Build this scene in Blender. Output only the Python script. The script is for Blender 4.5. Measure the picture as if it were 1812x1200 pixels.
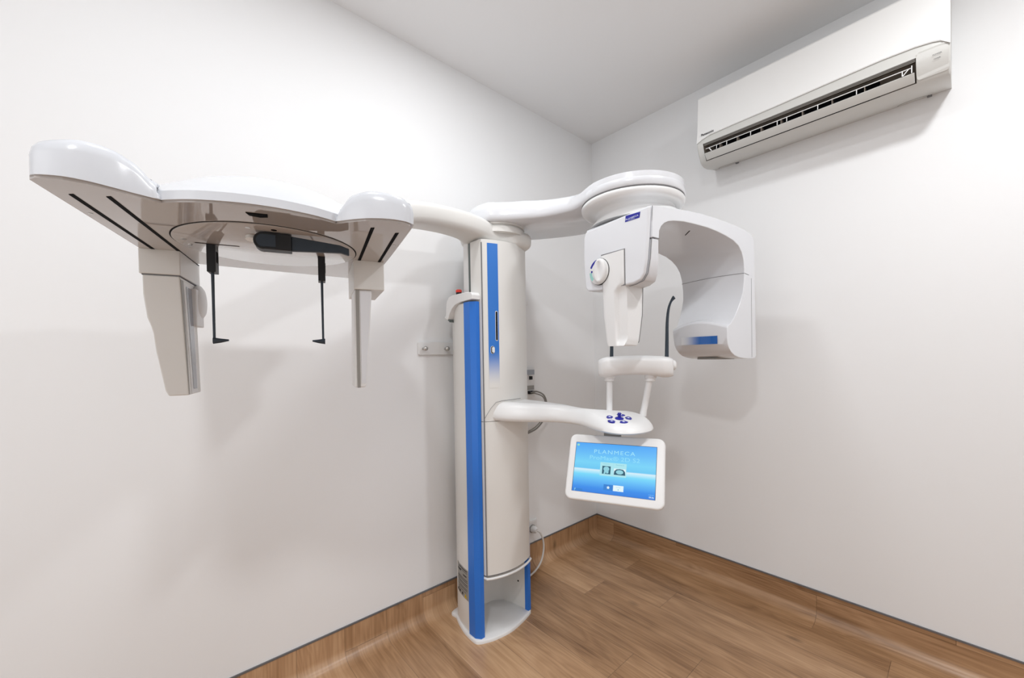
import bpy, bmesh, math, random
from mathutils import Vector, Matrix
random.seed(7)
sc = bpy.context.scene
for o in list(bpy.data.objects): bpy.data.objects.remove(o)
COL = sc.collection
PI = math.pi

# ------------------------------------------------------------------ camera
cam_d = bpy.data.cameras.new('camera'); cam = bpy.data.objects.new('camera', cam_d); COL.objects.link(cam)
ca = Vector((0.75085113, -0.66026375, -0.01656363)); cb = Vector((0.02125558, -0.00090889, 0.99977366)); cc = -Vector((0.66012937, 0.75103325, -0.01335185))
cam.matrix_world = Matrix(((ca.x, cb.x, cc.x, -2.04567), (ca.y, cb.y, cc.y, -1.53703), (ca.z, cb.z, cc.z, 1.12777), (0, 0, 0, 1)))
cam_d.sensor_width = 36; cam_d.sensor_fit = 'HORIZONTAL'; cam_d.lens = 13.9466; cam_d.shift_y = 0.02236
cam_d.clip_start = 0.02
sc.camera = cam
# ------------------------------------------------------------------ world, lights, exposure
w = bpy.data.worlds.new('world'); sc.world = w; w.use_nodes = True
w.node_tree.nodes['Background'].inputs[0].default_value = (0.9, 0.95, 1, 1); w.node_tree.nodes['Background'].inputs[1].default_value = 0.0
def lamp(name, loc, energy, size, color=(1, 0.97, 0.94), shape='DISK', aim=None, sy=None, spread=PI):
    d = bpy.data.lights.new(name, 'AREA'); d.energy = energy; d.size = size; d.shape = shape; d.color = color
    if sy: d.size_y = sy
    d.spread = spread
    o = bpy.data.objects.new(name, d); COL.objects.link(o); o.location = loc
    if aim: o.rotation_euler = (Vector(aim) - Vector(loc)).to_track_quat('-Z', 'Y').to_euler()
    return o
LAMPS = [((-2.45, -1.62, 2.44), 14.5), ((-0.80, -1.82, 2.44), 11.5), ((-1.28, -0.66, 2.44), 5.2), ((-1.95, -0.70, 2.44), 2.4)]
for i, (p, e) in enumerate(LAMPS):
    lamp('downlight', p, e, 0.17, (0.965, 0.985, 1.0))
# added soft fill panels left of and behind the camera, no real openings
lamp('left_fill', (-3.46, -1.0, 1.2), 5, 0.9, (0.97, 0.985, 1.0), 'RECTANGLE', (-2.0, -1.0, 1.2), 2.0)
lamp('rear_fill', (-1.5, -2.96, 1.6), 1.5, 1.6, (0.97, 0.985, 1.0), 'RECTANGLE', (-1.5, -1.75, 1.6), 1.0)
sc.view_settings.view_transform = 'Standard'; sc.view_settings.look = 'None'; sc.view_settings.gamma = 1; sc.view_settings.use_curve_mapping = False
sc.view_settings.exposure = 0.03
H = 2.45

# ------------------------------------------------------------------ materials
def mat(name, col, rough=0.4, spec=0.5, coat=0.0, metal=0.0, emit=None, es=1.0):
    m = bpy.data.materials.new(name); m.use_nodes = True; b = m.node_tree.nodes['Principled BSDF']
    b.inputs['Base Color'].default_value = (*col, 1); b.inputs['Roughness'].default_value = rough
    b.inputs['Specular IOR Level'].default_value = spec; b.inputs['Metallic'].default_value = metal
    b.inputs['Coat Weight'].default_value = coat; b.inputs['Coat Roughness'].default_value = 0.04
    if emit:
        b.inputs['Emission Color'].default_value = (*emit, 1); b.inputs['Emission Strength'].default_value = es
    # faint procedural variation so that no surface is perfectly flat
    nt = m.node_tree; n = nt.nodes.new('ShaderNodeTexNoise'); n.inputs['Scale'].default_value = 60
    r = nt.nodes.new('ShaderNodeMapRange'); r.inputs[3].default_value = rough * 0.92; r.inputs[4].default_value = rough * 1.08
    nt.links.new(n.outputs[0], r.inputs[0]); nt.links.new(r.outputs[0], b.inputs['Roughness'])
    return m
def wallmat(name, col):
    m = mat(name, col, 0.75, 0.3); nt = m.node_tree; b = nt.nodes['Principled BSDF']
    n = nt.nodes.new('ShaderNodeTexNoise'); n.inputs['Scale'].default_value = 220; n.inputs['Detail'].default_value = 3
    g = nt.nodes.new('ShaderNodeNewGeometry'); nt.links.new(g.outputs['Position'], n.inputs['Vector'])
    bp = nt.nodes.new('ShaderNodeBump'); bp.inputs['Strength'].default_value = 0.04; bp.inputs['Distance'].default_value = 0.002
    nt.links.new(n.outputs[0], bp.inputs['Height']); nt.links.new(bp.outputs[0], b.inputs['Normal'])
    return m
M = {}
M['wall'] = wallmat('wall_paint', (0.90, 0.905, 0.912))
M['ceil'] = wallmat('ceiling_paint', (0.90, 0.90, 0.905))
M['white'] = mat('gloss_white', (0.78, 0.795, 0.83), 0.22, 0.5, 0.3)
M['shadewhite'] = mat('gloss_shaded_white', (0.66, 0.68, 0.72), 0.2, 0.5, 0.3)  # same white plastic as the c-arm, darkened to put shade on the head
M['white2'] = mat('satin_white', (0.84, 0.84, 0.84), 0.35, 0.5)
M['cream'] = mat('satin_cream', (0.79, 0.78, 0.755), 0.38, 0.5)
M['panel'] = mat('gloss_reflection_tint', (0.46, 0.42, 0.395), 0.05, 0.6, 0.6)  # brown of the reflected floor is mixed into this base colour
M['blue'] = mat('blue_trim', (0.022, 0.18, 0.68), 0.35, 0.5)
M['black'] = mat('black_plastic', (0.008, 0.009, 0.011), 0.45, 0.4)
M['slot'] = mat('dark_slot', (0.004, 0.004, 0.005), 0.8, 0.1)
M['slate'] = mat('slate_rubber', (0.032, 0.045, 0.062), 0.55, 0.4)
M['seam'] = mat('seam_shadow', (0.22, 0.22, 0.225), 0.8, 0.1)
M['steel'] = mat('brushed_steel', (0.55, 0.54, 0.52), 0.3, 0.5, 0, 1.0)
M['greytrim'] = mat('grey_trim', (0.30, 0.29, 0.27), 0.4, 0.5)
M['greyglass'] = mat('grey_window', (0.36, 0.39, 0.44), 0.12, 0.6)
M['greengrey'] = mat('rail_grey', (0.12, 0.145, 0.14), 0.4, 0.5)
M['red'] = mat('red_button', (0.85, 0.05, 0.03), 0.35, 0.5)
M['navy'] = mat('navy_plastic', (0.008, 0.01, 0.30), 0.35, 0.5)
M['labelgrey'] = mat('label_grey', (0.34, 0.33, 0.31), 0.5, 0.4)
M['ink'] = mat('ink', (0.02, 0.02, 0.022), 0.6, 0.3)
M['inkwhite'] = mat('white_print', (0.7, 0.75, 0.95), 0.6, 0.3)
M['yellow'] = mat('yellow_print', (0.75, 0.52, 0.02), 0.6, 0.3)
M['teal'] = mat('teal_print', (0.33, 0.62, 0.58), 0.5, 0.4)
M['acw'] = mat('aircon_white', (0.87, 0.87, 0.86), 0.35, 0.5)
M['acg'] = mat('aircon_grey', (0.64, 0.635, 0.61), 0.4, 0.5)
M['acin'] = mat('aircon_inner', (0.30, 0.255, 0.215), 0.6, 0.3)
M['capstrip'] = mat('capping_strip', (0.20, 0.21, 0.23), 0.3, 0.5, 0, 0.6)
M['cord'] = mat('white_cord', (0.72, 0.70, 0.67), 0.45, 0.4)
M['greycord'] = mat('grey_cord', (0.28, 0.27, 0.25), 0.5, 0.4)
M['plate'] = mat('base_powder_coat', (0.66, 0.69, 0.69), 0.5, 0.4)

def wood():
    m = bpy.data.materials.new('oak_vinyl'); m.use_nodes = True; nt = m.node_tree; b = nt.nodes['Principled BSDF']; L = nt.links.new
    def N(t, **k):
        n = nt.nodes.new(t)
        for a, v in k.items(): setattr(n, a, v)
        return n
    def math_(op, a, b_=None, c=None):
        n = N('ShaderNodeMath', operation=op)
        for i, x in enumerate((a, b_, c)):
            if x is None: continue
            if isinstance(x, (int, float)): n.inputs[i].default_value = x
            else: L(x, n.inputs[i])
        return n.outputs[0]
    uv = N('ShaderNodeUVMap'); uv.uv_map = 'UVMap'; s = N('ShaderNodeSeparateXYZ'); L(uv.outputs[0], s.inputs[0])
    u, v = s.outputs[0], s.outputs[1]
    pu = math_('DIVIDE', math_('ADD', u, 0.085), 0.1635); row = math_('FLOOR', pu); fu = math_('FRACT', pu)
    wn = N('ShaderNodeTexWhiteNoise', noise_dimensions='1D'); L(math_('ADD', row, 11.3), wn.inputs['W'])
    pv = math_('ADD', math_('DIVIDE', v, 1.0), math_('MULTIPLY', wn.outputs['Value'], 1.0)); col = math_('FLOOR', pv); fv = math_('FRACT', pv)
    cx = N('ShaderNodeCombineXYZ'); L(row, cx.inputs[0]); L(col, cx.inputs[1])
    wn2 = N('ShaderNodeTexWhiteNoise', noise_dimensions='3D'); L(cx.outputs[0], wn2.inputs['Vector']); rnd = wn2.outputs['Value']
    # grain coordinates, shifted plank by plank
    gx = N('ShaderNodeCombineXYZ'); L(math_('MULTIPLY', u, 5.5), gx.inputs[0]); L(math_('MULTIPLY', v, 0.8), gx.inputs[1]); L(math_('MULTIPLY', rnd, 37.0), gx.inputs[2])
    n0 = N('ShaderNodeTexNoise'); L(gx.outputs[0], n0.inputs['Vector']); n0.inputs['Scale'].default_value = 1.6; n0.inputs['Detail'].default_value = 2.5; n0.inputs['Distortion'].default_value = 0.6
    rings = math_('FRACT', math_('MULTIPLY', n0.outputs[0], 14.0))
    rings = math_('ABSOLUTE', math_('SUBTRACT', rings, 0.5))
    gy = N('ShaderNodeCombineXYZ'); L(math_('MULTIPLY', u, 150.0), gy.inputs[0]); L(math_('MULTIPLY', v, 4.0), gy.inputs[1]); L(math_('MULTIPLY', rnd, 91.0), gy.inputs[2])
    n1 = N('ShaderNodeTexNoise'); L(gy.outputs[0], n1.inputs['Vector']); n1.inputs['Scale'].default_value = 1.0; n1.inputs['Detail'].default_value = 5
    gz = N('ShaderNodeCombineXYZ'); L(math_('MULTIPLY', u, 12.0), gz.inputs[0]); L(math_('MULTIPLY', v, 2.2), gz.inputs[1]); L(math_('MULTIPLY', rnd, 23.0), gz.inputs[2])
    n2 = N('ShaderNodeTexNoise'); L(gz.outputs[0], n2.inputs['Vector']); n2.inputs['Scale'].default_value = 1.3; n2.inputs['Detail'].default_value = 3
    t = math_('ADD', math_('MULTIPLY', rings, 0.22), math_('MULTIPLY', n1.outputs[0], 0.55))
    t = math_('ADD', t, math_('MULTIPLY', n2.outputs[0], 0.75)); t = math_('ADD', t, math_('MULTIPLY', rnd, 0.34)); t = math_('SUBTRACT', t, 0.36)
    cr = N('ShaderNodeValToRGB'); L(t, cr.inputs[0]); e = cr.color_ramp.elements
    e[0].position = 0.12; e[0].color = (0.19, 0.094, 0.042, 1); e[1].position = 0.95; e[1].color = (0.66, 0.43, 0.255, 1)
    x = e.new(0.38); x.color = (0.365, 0.205, 0.102, 1); x = e.new(0.62); x.color = (0.50, 0.30, 0.163, 1)
    # knots
    kx = N('ShaderNodeCombineXYZ'); L(math_('MULTIPLY', u, 4.5), kx.inputs[0]); L(math_('MULTIPLY', v, 2.2), kx.inputs[1])
    vo = N('ShaderNodeTexVoronoi'); L(kx.outputs[0], vo.inputs['Vector']); vo.inputs['Scale'].default_value = 1.0
    kn = N('ShaderNodeMapRange'); L(vo.outputs['Distance'], kn.inputs[0]); kn.inputs[1].default_value = 0.0; kn.inputs[2].default_value = 0.085; kn.inputs[3].default_value = 0.35; kn.inputs[4].default_value = 1.0
    # joints
    ju = math_('LESS_THAN', fu, 0.012); jv = math_('LESS_THAN', fv, 0.0022); j = math_('MAXIMUM', ju, jv)
    jm = math_('SUBTRACT', 1.0, math_('MULTIPLY', j, 0.42))
    mul = math_('MULTIPLY', kn.outputs[0], jm)
    mx = N('ShaderNodeMix', data_type='RGBA', blend_type='MULTIPLY'); mx.inputs[0].default_value = 1
    L(cr.outputs[0], mx.inputs[6]); cm = N('ShaderNodeCombineColor'); [L(mul, cm.inputs[i]) for i in range(3)]; L(cm.outputs[0], mx.inputs[7])
    L(mx.outputs[2], b.inputs['Base Color']); b.inputs['Roughness'].default_value = 0.33; b.inputs['Specular IOR Level'].default_value = 0.65
    bp = N('ShaderNodeBump'); bp.inputs['Strength'].default_value = 0.12; bp.inputs['Distance'].default_value = 0.001; L(n1.outputs[0], bp.inputs['Height']); L(bp.outputs[0], b.inputs['Normal'])
    return m
M['wood'] = wood()
def fade(name, axis, a, b_, base, top, rough=0.35, coat=0.0):
    """printed colour that fades out in fine dots along one object axis between a and b_"""
    m = mat(name, base, rough, 0.5, coat); nt = m.node_tree; B = nt.nodes['Principled BSDF']; L = nt.links.new
    uv = nt.nodes.new('ShaderNodeUVMap'); uv.uv_map = 'UVMap'
    s = nt.nodes.new('ShaderNodeSeparateXYZ'); L(uv.outputs[0], s.inputs[0])
    r = nt.nodes.new('ShaderNodeMapRange'); L(s.outputs[axis], r.inputs[0]); r.inputs[1].default_value = a; r.inputs[2].default_value = b_
    r.interpolation_type = 'SMOOTHSTEP'
    mx = nt.nodes.new('ShaderNodeMix'); mx.data_type = 'RGBA'; L(r.outputs[0], mx.inputs[0]); mx.inputs[6].default_value = (*base, 1); mx.inputs[7].default_value = (*top, 1)
    L(mx.outputs[2], B.inputs['Base Color']); return m

# ------------------------------------------------------------------ mesh helpers
def V(*a): return Vector(a)
def finish(name, bm, m, parent=None, smooth=True, ang=35, bevel=None, seg=3, sub=0, uvf=None, label=None, recalc=True):
    if recalc: bmesh.ops.recalc_face_normals(bm, faces=bm.faces[:])
    me = bpy.data.meshes.new(name)
    if uvf:
        ul = bm.loops.layers.uv.new('UVMap')
        for f in bm.faces:
            for l in f.loops: l[ul].uv = uvf(l.vert.co)
    bb = [v.co.copy() for v in bm.verts]
    lo = Vector([min(v[i] for v in bb) for i in range(3)]); hi = Vector([max(v[i] for v in bb) for i in range(3)])
    c = (lo + hi) / 2
    for v in bm.verts: v.co -= c
    bm.to_mesh(me); bm.free()
    me.materials.append(m)
    if smooth:
        me.shade_smooth()
        if ang is not None: me.set_sharp_from_angle(angle=math.radians(ang))
    o = bpy.data.objects.new(name, me); COL.objects.link(o)
    o['_w'] = tuple(c)
    if parent is not None:
        o.parent = parent; o.location = c - Vector(parent['_w'])
    else: o.location = c
    if bevel:
        b = o.modifiers.new('bevel', 'BEVEL'); b.width = bevel; b.segments = seg; b.limit_method = 'ANGLE'; b.angle_limit = math.radians(30); b.harden_normals = True
    if sub:
        s = o.modifiers.new('sub', 'SUBSURF'); s.levels = sub; s.render_levels = sub
    if label: o['label'] = label
    return o
def empty(name, loc, label, cat):
    o = bpy.data.objects.new(name, None); COL.objects.link(o); o.location = loc; o['_w'] = tuple(loc)
    o.empty_display_size = 0.05
    o['label'] = label; o['category'] = cat; return o
def ring(bm, pts): return [bm.verts.new(p) for p in pts]
def bridge(bm, a, b, closed=True):
    n = len(a)
    for i in range(n if closed else n - 1):
        j = (i + 1) % n
        try: bm.faces.new((a[i], a[j], b[j], b[i]))
        except ValueError: pass
def cap(bm, r):
    try: bm.faces.new(r)
    except ValueError: pass
def loft(bm, rings, caps=True):
    rs = [ring(bm, r) for r in rings]
    for a, b in zip(rs, rs[1:]): bridge(bm, a, b)
    if caps: cap(bm, rs[0][::-1]); cap(bm, rs[-1])
    return rs
def prism(bm, pts2, f0, f1):
    """pts2 2D outline; f0/f1 map a 2D point to the two 3D ends"""
    loft(bm, [[f0(p) for p in pts2], [f1(p) for p in pts2]])
def box(bm, lo, hi):
    x0, y0, z0 = lo; x1, y1, z1 = hi
    loft(bm, [[V(x0, y0, z0), V(x1, y0, z0), V(x1, y1, z0), V(x0, y1, z0)], [V(x0, y0, z1), V(x1, y0, z1), V(x1, y1, z1), V(x0, y1, z1)]])
def obox(bm, o, ex, ey, ez, a, b):
    """box in a local frame"""
    P = lambda x, y, z: o + ex * x + ey * y + ez * z
    loft(bm, [[P(a[0], a[1], a[2]), P(b[0], a[1], a[2]), P(b[0], b[1], a[2]), P(a[0], b[1], a[2])], [P(a[0], a[1], b[2]), P(b[0], a[1], b[2]), P(b[0], b[1], b[2]), P(a[0], b[1], b[2])]])
def tube(bm, pts, r, n=10, caps=True):
    pts = [Vector(p) for p in pts]; rs = []; a = None
    for i, p in enumerate(pts):
        t = (pts[min(i + 1, len(pts) - 1)] - pts[max(i - 1, 0)]).normalized()
        if a is None: a = t.orthogonal()
        a = (a - t * a.dot(t)).normalized(); b = t.cross(a)
        rr = r[min(i, len(r) - 1)] if isinstance(r, (list, tuple)) else r
        rs.append([p + a * rr * math.cos(2 * PI * k / n) + b * rr * math.sin(2 * PI * k / n) for k in range(n)])
    loft(bm, rs, caps)
def cr(pts, n=6, closed=False):
    """Catmull-Rom through points (Vectors)"""
    pts = [Vector(p) for p in pts]; out = []; N = len(pts)
    rng = range(N) if closed else range(N - 1)
    for i in rng:
        p0 = pts[(i - 1) % N] if closed or i > 0 else pts[0]; p1 = pts[i % N]; p2 = pts[(i + 1) % N]
        p3 = pts[(i + 2) % N] if closed or i + 2 < N else pts[-1]
        for k in range(n):
            t = k / n
            out.append(0.5 * ((2 * p1) + (-p0 + p2) * t + (2 * p0 - 5 * p1 + 4 * p2 - p3) * t * t + (-p0 + 3 * p1 - 3 * p2 + p3) * t ** 3))
    if not closed: out.append(pts[-1])
    return out
def cyl(bm, c, axis, r, h, n=32, r2=None):
    c = Vector(c); ax = Vector(axis).normalized(); a = ax.orthogonal().normalized(); b = ax.cross(a)
    f = lambda rr, hh: [c + ax * hh + (a * math.cos(2 * PI * k / n) + b * math.sin(2 * PI * k / n)) * rr for k in range(n)]
    loft(bm, [f(r, 0), f(r2 if r2 is not None else r, h)])
def revolve(bm, c, axis, prof, n=48, caps=True):
    """prof: list of (radius, height)"""
    c = Vector(c); ax = Vector(axis).normalized(); a = ax.orthogonal().normalized(); b = ax.cross(a)
    loft(bm, [[c + ax * h + (a * math.cos(2 * PI * k / n) + b * math.sin(2 * PI * k / n)) * r for k in range(n)] for r, h in prof], caps)
def inset2(pts, d):
    """offset closed 2D outline inwards by d (d number or list)"""
    n = len(pts); area = sum(pts[i][0] * pts[(i + 1) % n][1] - pts[(i + 1) % n][0] * pts[i][1] for i in range(n)); sg = 1 if area > 0 else -1
    out = []
    for i in range(n):
        p0 = Vector(pts[i - 1][:2]); p1 = Vector(pts[i][:2]); p2 = Vector(pts[(i + 1) % n][:2])
        e1 = (p1 - p0).normalized(); e2 = (p2 - p1).normalized(); t = (e1 + e2)
        if t.length < 1e-6: t = e1
        t.normalize(); nn = Vector((-t.y, t.x)) * sg; k = max(0.5, nn.dot(Vector((-e1.y, e1.x)) * sg))
        dd = d[i] if isinstance(d, (list, tuple)) else d
        q = p1 + nn * dd / k; out.append((q.x, q.y))
    return out
def text(name, s, o, ex, ey, height, width, m, parent, depth=0.0003, spacing=1.0, bold=0.0):
    """flat raised lettering; o = lower left corner, ex/ey unit axes"""
    cu = bpy.data.curves.new(name, 'FONT'); cu.body = s; cu.size = 1; cu.space_character = spacing; cu.offset = bold; cu.resolution_u = 3
    t = bpy.data.objects.new(name, cu); COL.objects.link(t)
    dg = bpy.context.evaluated_depsgraph_get(); me = bpy.data.meshes.new_from_object(t.evaluated_get(dg))
    bpy.data.objects.remove(t)
    bm = bmesh.new(); bm.from_mesh(me); bpy.data.meshes.remove(me)
    xs = [v.co.x for v in bm.verts]; ys = [v.co.y for v in bm.verts]; x0, x1, y0, y1 = min(xs), max(xs), min(ys), max(ys)
    ez = ex.cross(ey)
    for v in bm.verts:
        a = (v.co.x - x0) / (x1 - x0) * width; b = (v.co.y - y0) / (y1 - y0) * height
        v.co = o + ex * a + ey * b + ez * depth
    return finish(name, bm, m, parent, smooth=False, recalc=False)

# ------------------------------------------------------------------ room
X0, Y0 = -3.5, -3.0
def struct(o): o['kind'] = 'structure'; return o
CV = 0.052       # cove radius of the coved vinyl
SK = 0.1185      # skirting height
bm = bmesh.new()
r = ring(bm, [V(X0, Y0, 0), V(-CV, Y0, 0), V(-CV, -CV, 0), V(X0, -CV, 0)]); cap(bm, r)
r2 = ring(bm, [V(X0, Y0, -0.05), V(-CV, Y0, -0.05), V(-CV, -CV, -0.05), V(X0, -CV, -0.05)]); cap(bm, r2); bridge(bm, r, r2)
struct(finish('floor', bm, M['wood'], smooth=False, uvf=lambda c: (c.x, c.y)))
def cove_profile(n=10):
    pr = [(CV - CV * math.sin(a), CV - CV * math.cos(a), CV * a) for a in [PI / 2 * k / n for k in range(n + 1)]]
    pr = [(max(d, 0.003), z, s) for d, z, s in pr]
    return pr + [(0.003, SK, CV * PI / 2 + SK - CV)]
def cove(name, side):
    bm = bmesh.new(); ul = bm.loops.layers.uv.new('UVMap'); pr = cove_profile(); A = []; UV = {}
    nseg = 24
    L = -X0 if side == 'left' else -Y0
    for k in range(nseg + 1):
        row = []
        for d, z, s in pr:
            t = d + (L - d) * k / nseg
            if side == 'left': p = V(-t, -d, z); uv = (-t, -CV + s)
            else: p = V(-d, -t, z); uv = (-CV + s, -t)
            v = bm.verts.new(p); UV[v] = uv; row.append(v)
        A.append(row)
    for a, b in zip(A, A[1:]):
        for i in range(len(pr) - 1):
            f = bm.faces.new((a[i], a[i + 1], b[i + 1], b[i]))
            for l in f.loops: l[ul].uv = UV[l.vert]
    # top and back faces close the strip against the wall
    for a, b in zip(A, A[1:]):
        def bk(v, z): return V(v.co.x, 0, z) if side == 'left' else V(0, v.co.y, z)
        f = bm.faces.new((a[-1], bm.verts.new(bk(a[-1], SK)), bm.verts.new(bk(b[-1], SK)), b[-1]))
    bmesh.ops.remove_doubles(bm, verts=bm.verts[:], dist=1e-6)
    bmesh.ops.recalc_face_normals(bm, faces=bm.faces[:])
    me = bpy.data.meshes.new(name); bm.to_mesh(me); bm.free(); me.materials.append(M['wood']); me.shade_smooth(); me.set_sharp_from_angle(angle=math.radians(50))
    o = bpy.data.objects.new(name, me); COL.objects.link(o); struct(o)
cove('baseboard_left', 'left'); cove('baseboard_right', 'right')
def slab(name, lo, hi, m):
    bm = bmesh.new(); box(bm, lo, hi); return struct(finish(name, bm, m, smooth=False))
slab('wall_left', (X0 - 0.1, 0, -0.05), (0.1, 0.1, H + 0.05), M['wall'])
slab('wall_right', (0, Y0 - 0.1, -0.05), (0.1, 0, H + 0.05), M['wall'])
slab('wall_back', (X0 - 0.1, Y0 - 0.1, -0.05), (0, Y0, H + 0.05), M['wall'])
slab('wall_front', (X0 - 0.1, Y0, -0.05), (X0, 0, H + 0.05), M['wall'])
slab('ceiling', (X0, Y0, H), (0, 0, H + 0.08), M['ceil'])
slab('trim_1', (X0, -0.005, SK), (-0.0005, -0.0001, SK + 0.006), M['capstrip'])
slab('trim_2', (-0.005, Y0, SK), (-0.0001, -0.005, SK + 0.006), M['capstrip'])

# ================================================================== X-RAY MACHINE
MC = empty('dental_xray_machine', (-0.99, -0.17, 0.0), 'white panoramic dental x-ray machine with blue trimmed column, long side arm and touchscreen', 'x-ray machine')
def part(name, bm, m, parent=MC, **k): return finish(name, bm, m, parent, **k)

# ---- base plate and fixed column
out = cr([(-1.10, -.045), (-1.118, -.09), (-1.136, -.145), (-1.147, -.20), (-1.149, -.262), (-1.138, -.283), (-1.11, -.297), (-1.077, -.308), (-1.01, -.316), (-.96, -.311), (-.91, -.300), (-.868, -.287), (-.849, -.270), (-.848, -.21), (-.862, -.10), (-.88, -.045)], 4, True)
out = [(p[0], p[1]) for p in [Vector((a[0], a[1])) for a in out]]
bm = bmesh.new(); i1 = inset2(out, 0.004)
loft(bm, [[V(*p, 0) for p in out], [V(*p, 0.010) for p in out], [V(*p, 0.014) for p in i1]])
base = part('base_plate', bm, M['white2'], ang=50)
outer = [(-.857, -.274), (-.855, -.20), (-.866, -.11), (-.90, -.065), (-.95, -.052), (-1.04, -.052), (-1.085, -.066), (-1.110, -.09), (-1.126, -.135), (-1.134, -.18), (-1.137, -.217), (-1.138, -.258), (-1.124, -.276)]
inner = [(-1.1125, -.276), (-1.1125, -.20), (-1.10, -.150), (-1.06, -.118), (-1.0, -.108), (-.94, -.114), (-.90, -.14), (-.882, -.19), (-.871, -.240), (-.869, -.274)]
ch = outer + inner
bm = bmesh.new(); prism(bm, ch, lambda p: V(*p, 0.014), lambda p: V(*p, 1.345))
colm = part('fixed_column', bm, M['cream'], ang=40)
bm = bmesh.new(); st = [(-1.1368, -.214), (-1.1425, -.223), (-1.1415, -.262), (-1.1265, -.2815), (-1.1095, -.2815), (-1.1095, -.2765), (-1.124, -.2765), (-1.138, -.260), (-1.137, -.216)]
prism(bm, st, lambda p: V(*p, 0.0145), lambda p: V(*p, 1.346)); part('blue_edge_trim', bm, M['blue'], colm, label='left blue edge strip running the height of the column', ang=20)
bm = bmesh.new(); st = [(-.8552, -.270), (-.8545, -.2805), (-.8700, -.2805), (-.8718, -.262), (-.8698, -.262), (-.8685, -.2745), (-.857, -.2745)]
prism(bm, st, lambda p: V(*p, 0.0145), lambda p: V(*p, 0.40)); part('blue_edge_trim', bm, M['blue'], colm, label='right blue edge strip beside the open foot', ang=20)
bm = bmesh.new(); cyl(bm, (-.8745, -.222, .125), (-1, -.2, 0), .004, .001, 12); part('screw_hole', bm, M['slot'], colm)
# rating label on the left flank
def flank(y, z, d=0.0006):
    ys = [-.258, -.217, -.18, -.135, -.09]; xs = [-1.138, -1.137, -1.134, -1.126, -1.110]
    for k in range(4):
        if ys[k] <= y <= ys[k + 1]:
            t = (y - ys[k]) / (ys[k + 1] - ys[k]); return V(xs[k] + t * (xs[k + 1] - xs[k]) - d, y, z)
    return V(-1.138 - d, y, z)
def flank_patch(bm, y0, y1, z0, z1, d):
    rows = [[flank(y0 + (y1 - y0) * k / 6, z, d) for k in range(7)] for z in (z0, z1)]
    a, b = ring(bm, rows[0]), ring(bm, rows[1]); bridge(bm, a, b, False)
bm = bmesh.new(); flank_patch(bm, -.213, -.108, .137, .262, .0008); lab = part('rating_label', bm, M['labelgrey'], colm, label='grey data label with small print and a yellow warning triangle')
bm = bmesh.new()
for k, (y0, y1, z, h) in enumerate([(-.205, -.13, .252, .004), (-.205, -.15, .245, .002), (-.15, -.118, .236, .008), (-.20, -.17, .228, .005), (-.207, -.12, .214, .0025), (-.207, -.115, .207, .0025), (-.207, -.112, .196, .0025), (-.207, -.13, .190, .002), (-.205, -.118, .178, .002), (-.205, -.135, .172, .002), (-.195, -.118, .162, .002)]):
    flank_patch(bm, y0, y1, z, z + h, .0014)
for y in (-.165, -.14, -.122):
    c = flank(y, .150, .0014); rr = ring(bm, [c + V(0, .006 * math.cos(a), .006 * math.sin(a)) for a in [2 * PI * q / 10 for q in range(10)]]); cap(bm, rr)
part('label_print', bm, M['ink'], lab)
bm = bmesh.new(); a = [flank(-.200, .142, .0016), flank(-.182, .142, .0016), flank(-.191, .160, .0016)]; cap(bm, ring(bm, a)); part('warning_triangle', bm, M['yellow'], lab)
bm = bmesh.new(); a = [flank(-.1925, .146, .0022), flank(-.1895, .146, .0022), flank(-.191, .155, .0022)]; cap(bm, ring(bm, a)); part('warning_mark', bm, M['ink'], lab)
# cap with emergency button
pr_ = [(-.284, 1.353), (-.285, 1.370), (-.276, 1.381), (-.24, 1.385), (-.145, 1.385), (-.118, 1.380), (-.102, 1.364), (-.095, 1.335), (-.093, 1.306), (-.084, 1.300), (-.084, 1.295), (-.104, 1.286), (-.112, 1.292), (-.122, 1.310), (-.140, 1.329), (-.165, 1.343), (-.20, 1.350)]
bm = bmesh.new(); prism(bm, pr_, lambda p: V(-1.145, p[0], p[1]), lambda p: V(-1.098, p[0], p[1]))
capo = part('column_cap', bm, M['white2'], bevel=.004, ang=40)
bm = bmesh.new(); prism(bm, [(-.110, 1.287), (-.092, 1.292), (-.114, 1.276)], lambda p: V(-1.140, *p), lambda p: V(-1.10, *p)); part('cap_clip', bm, M['greengrey'], capo)
bm = bmesh.new(); revolve(bm, (-1.122, -.160, 1.384), (0, 0, 1), [(.0115, 0), (.0115, .012)], 24); eb = part('emergency_button', bm, M['ink'], MC, label='black collar with red push cap on the column top', ang=40)
bm = bmesh.new(); revolve(bm, (-1.122, -.160, 1.3945), (0, 0, 1), [(.0105, 0), (.0125, .004), (.0125, .010), (.010, .013)], 24); part('button_cap', bm, M['red'], eb, ang=40)

# ---- moving carriage
def cfront(n=14, off=0.0):
    pts = []
    for k in range(n + 1):
        t = k / n; x = -1.103 + t * (0.236); y = -.293 - .030 * math.sin(PI * t) ** .8 if 0 < t < 1 else -.293
        pts.append((x, y - off))
    return pts
bm = bmesh.new(); cp = [(-.8735, -.222), (-1.105, -.222), (-1.1065, -.283)] + cfront() + [(-.8665, -.285), (-.8735, -.276)]
prism(bm, cp, lambda p: V(*p, .8735), lambda p: V(*p, 1.590)); carr = part('lift_carriage', bm, M['cream'], ang=25)
bm = bmesh.new(); prism(bm, cp, lambda p: V(*p, .262), lambda p: V(*p, .8715)); lowc = part('lower_cover', bm, M['cream'], ang=25)
bm = bmesh.new(); lip = [V(-1.106, -.27, .250)] + [V(x, y - .004, .250) for x, y in cfront()] + [V(-.864, -.285, .250)]
tube(bm, lip, .0048, 8); part('bottom_lip', bm, M['white2'], lowc)
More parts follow.
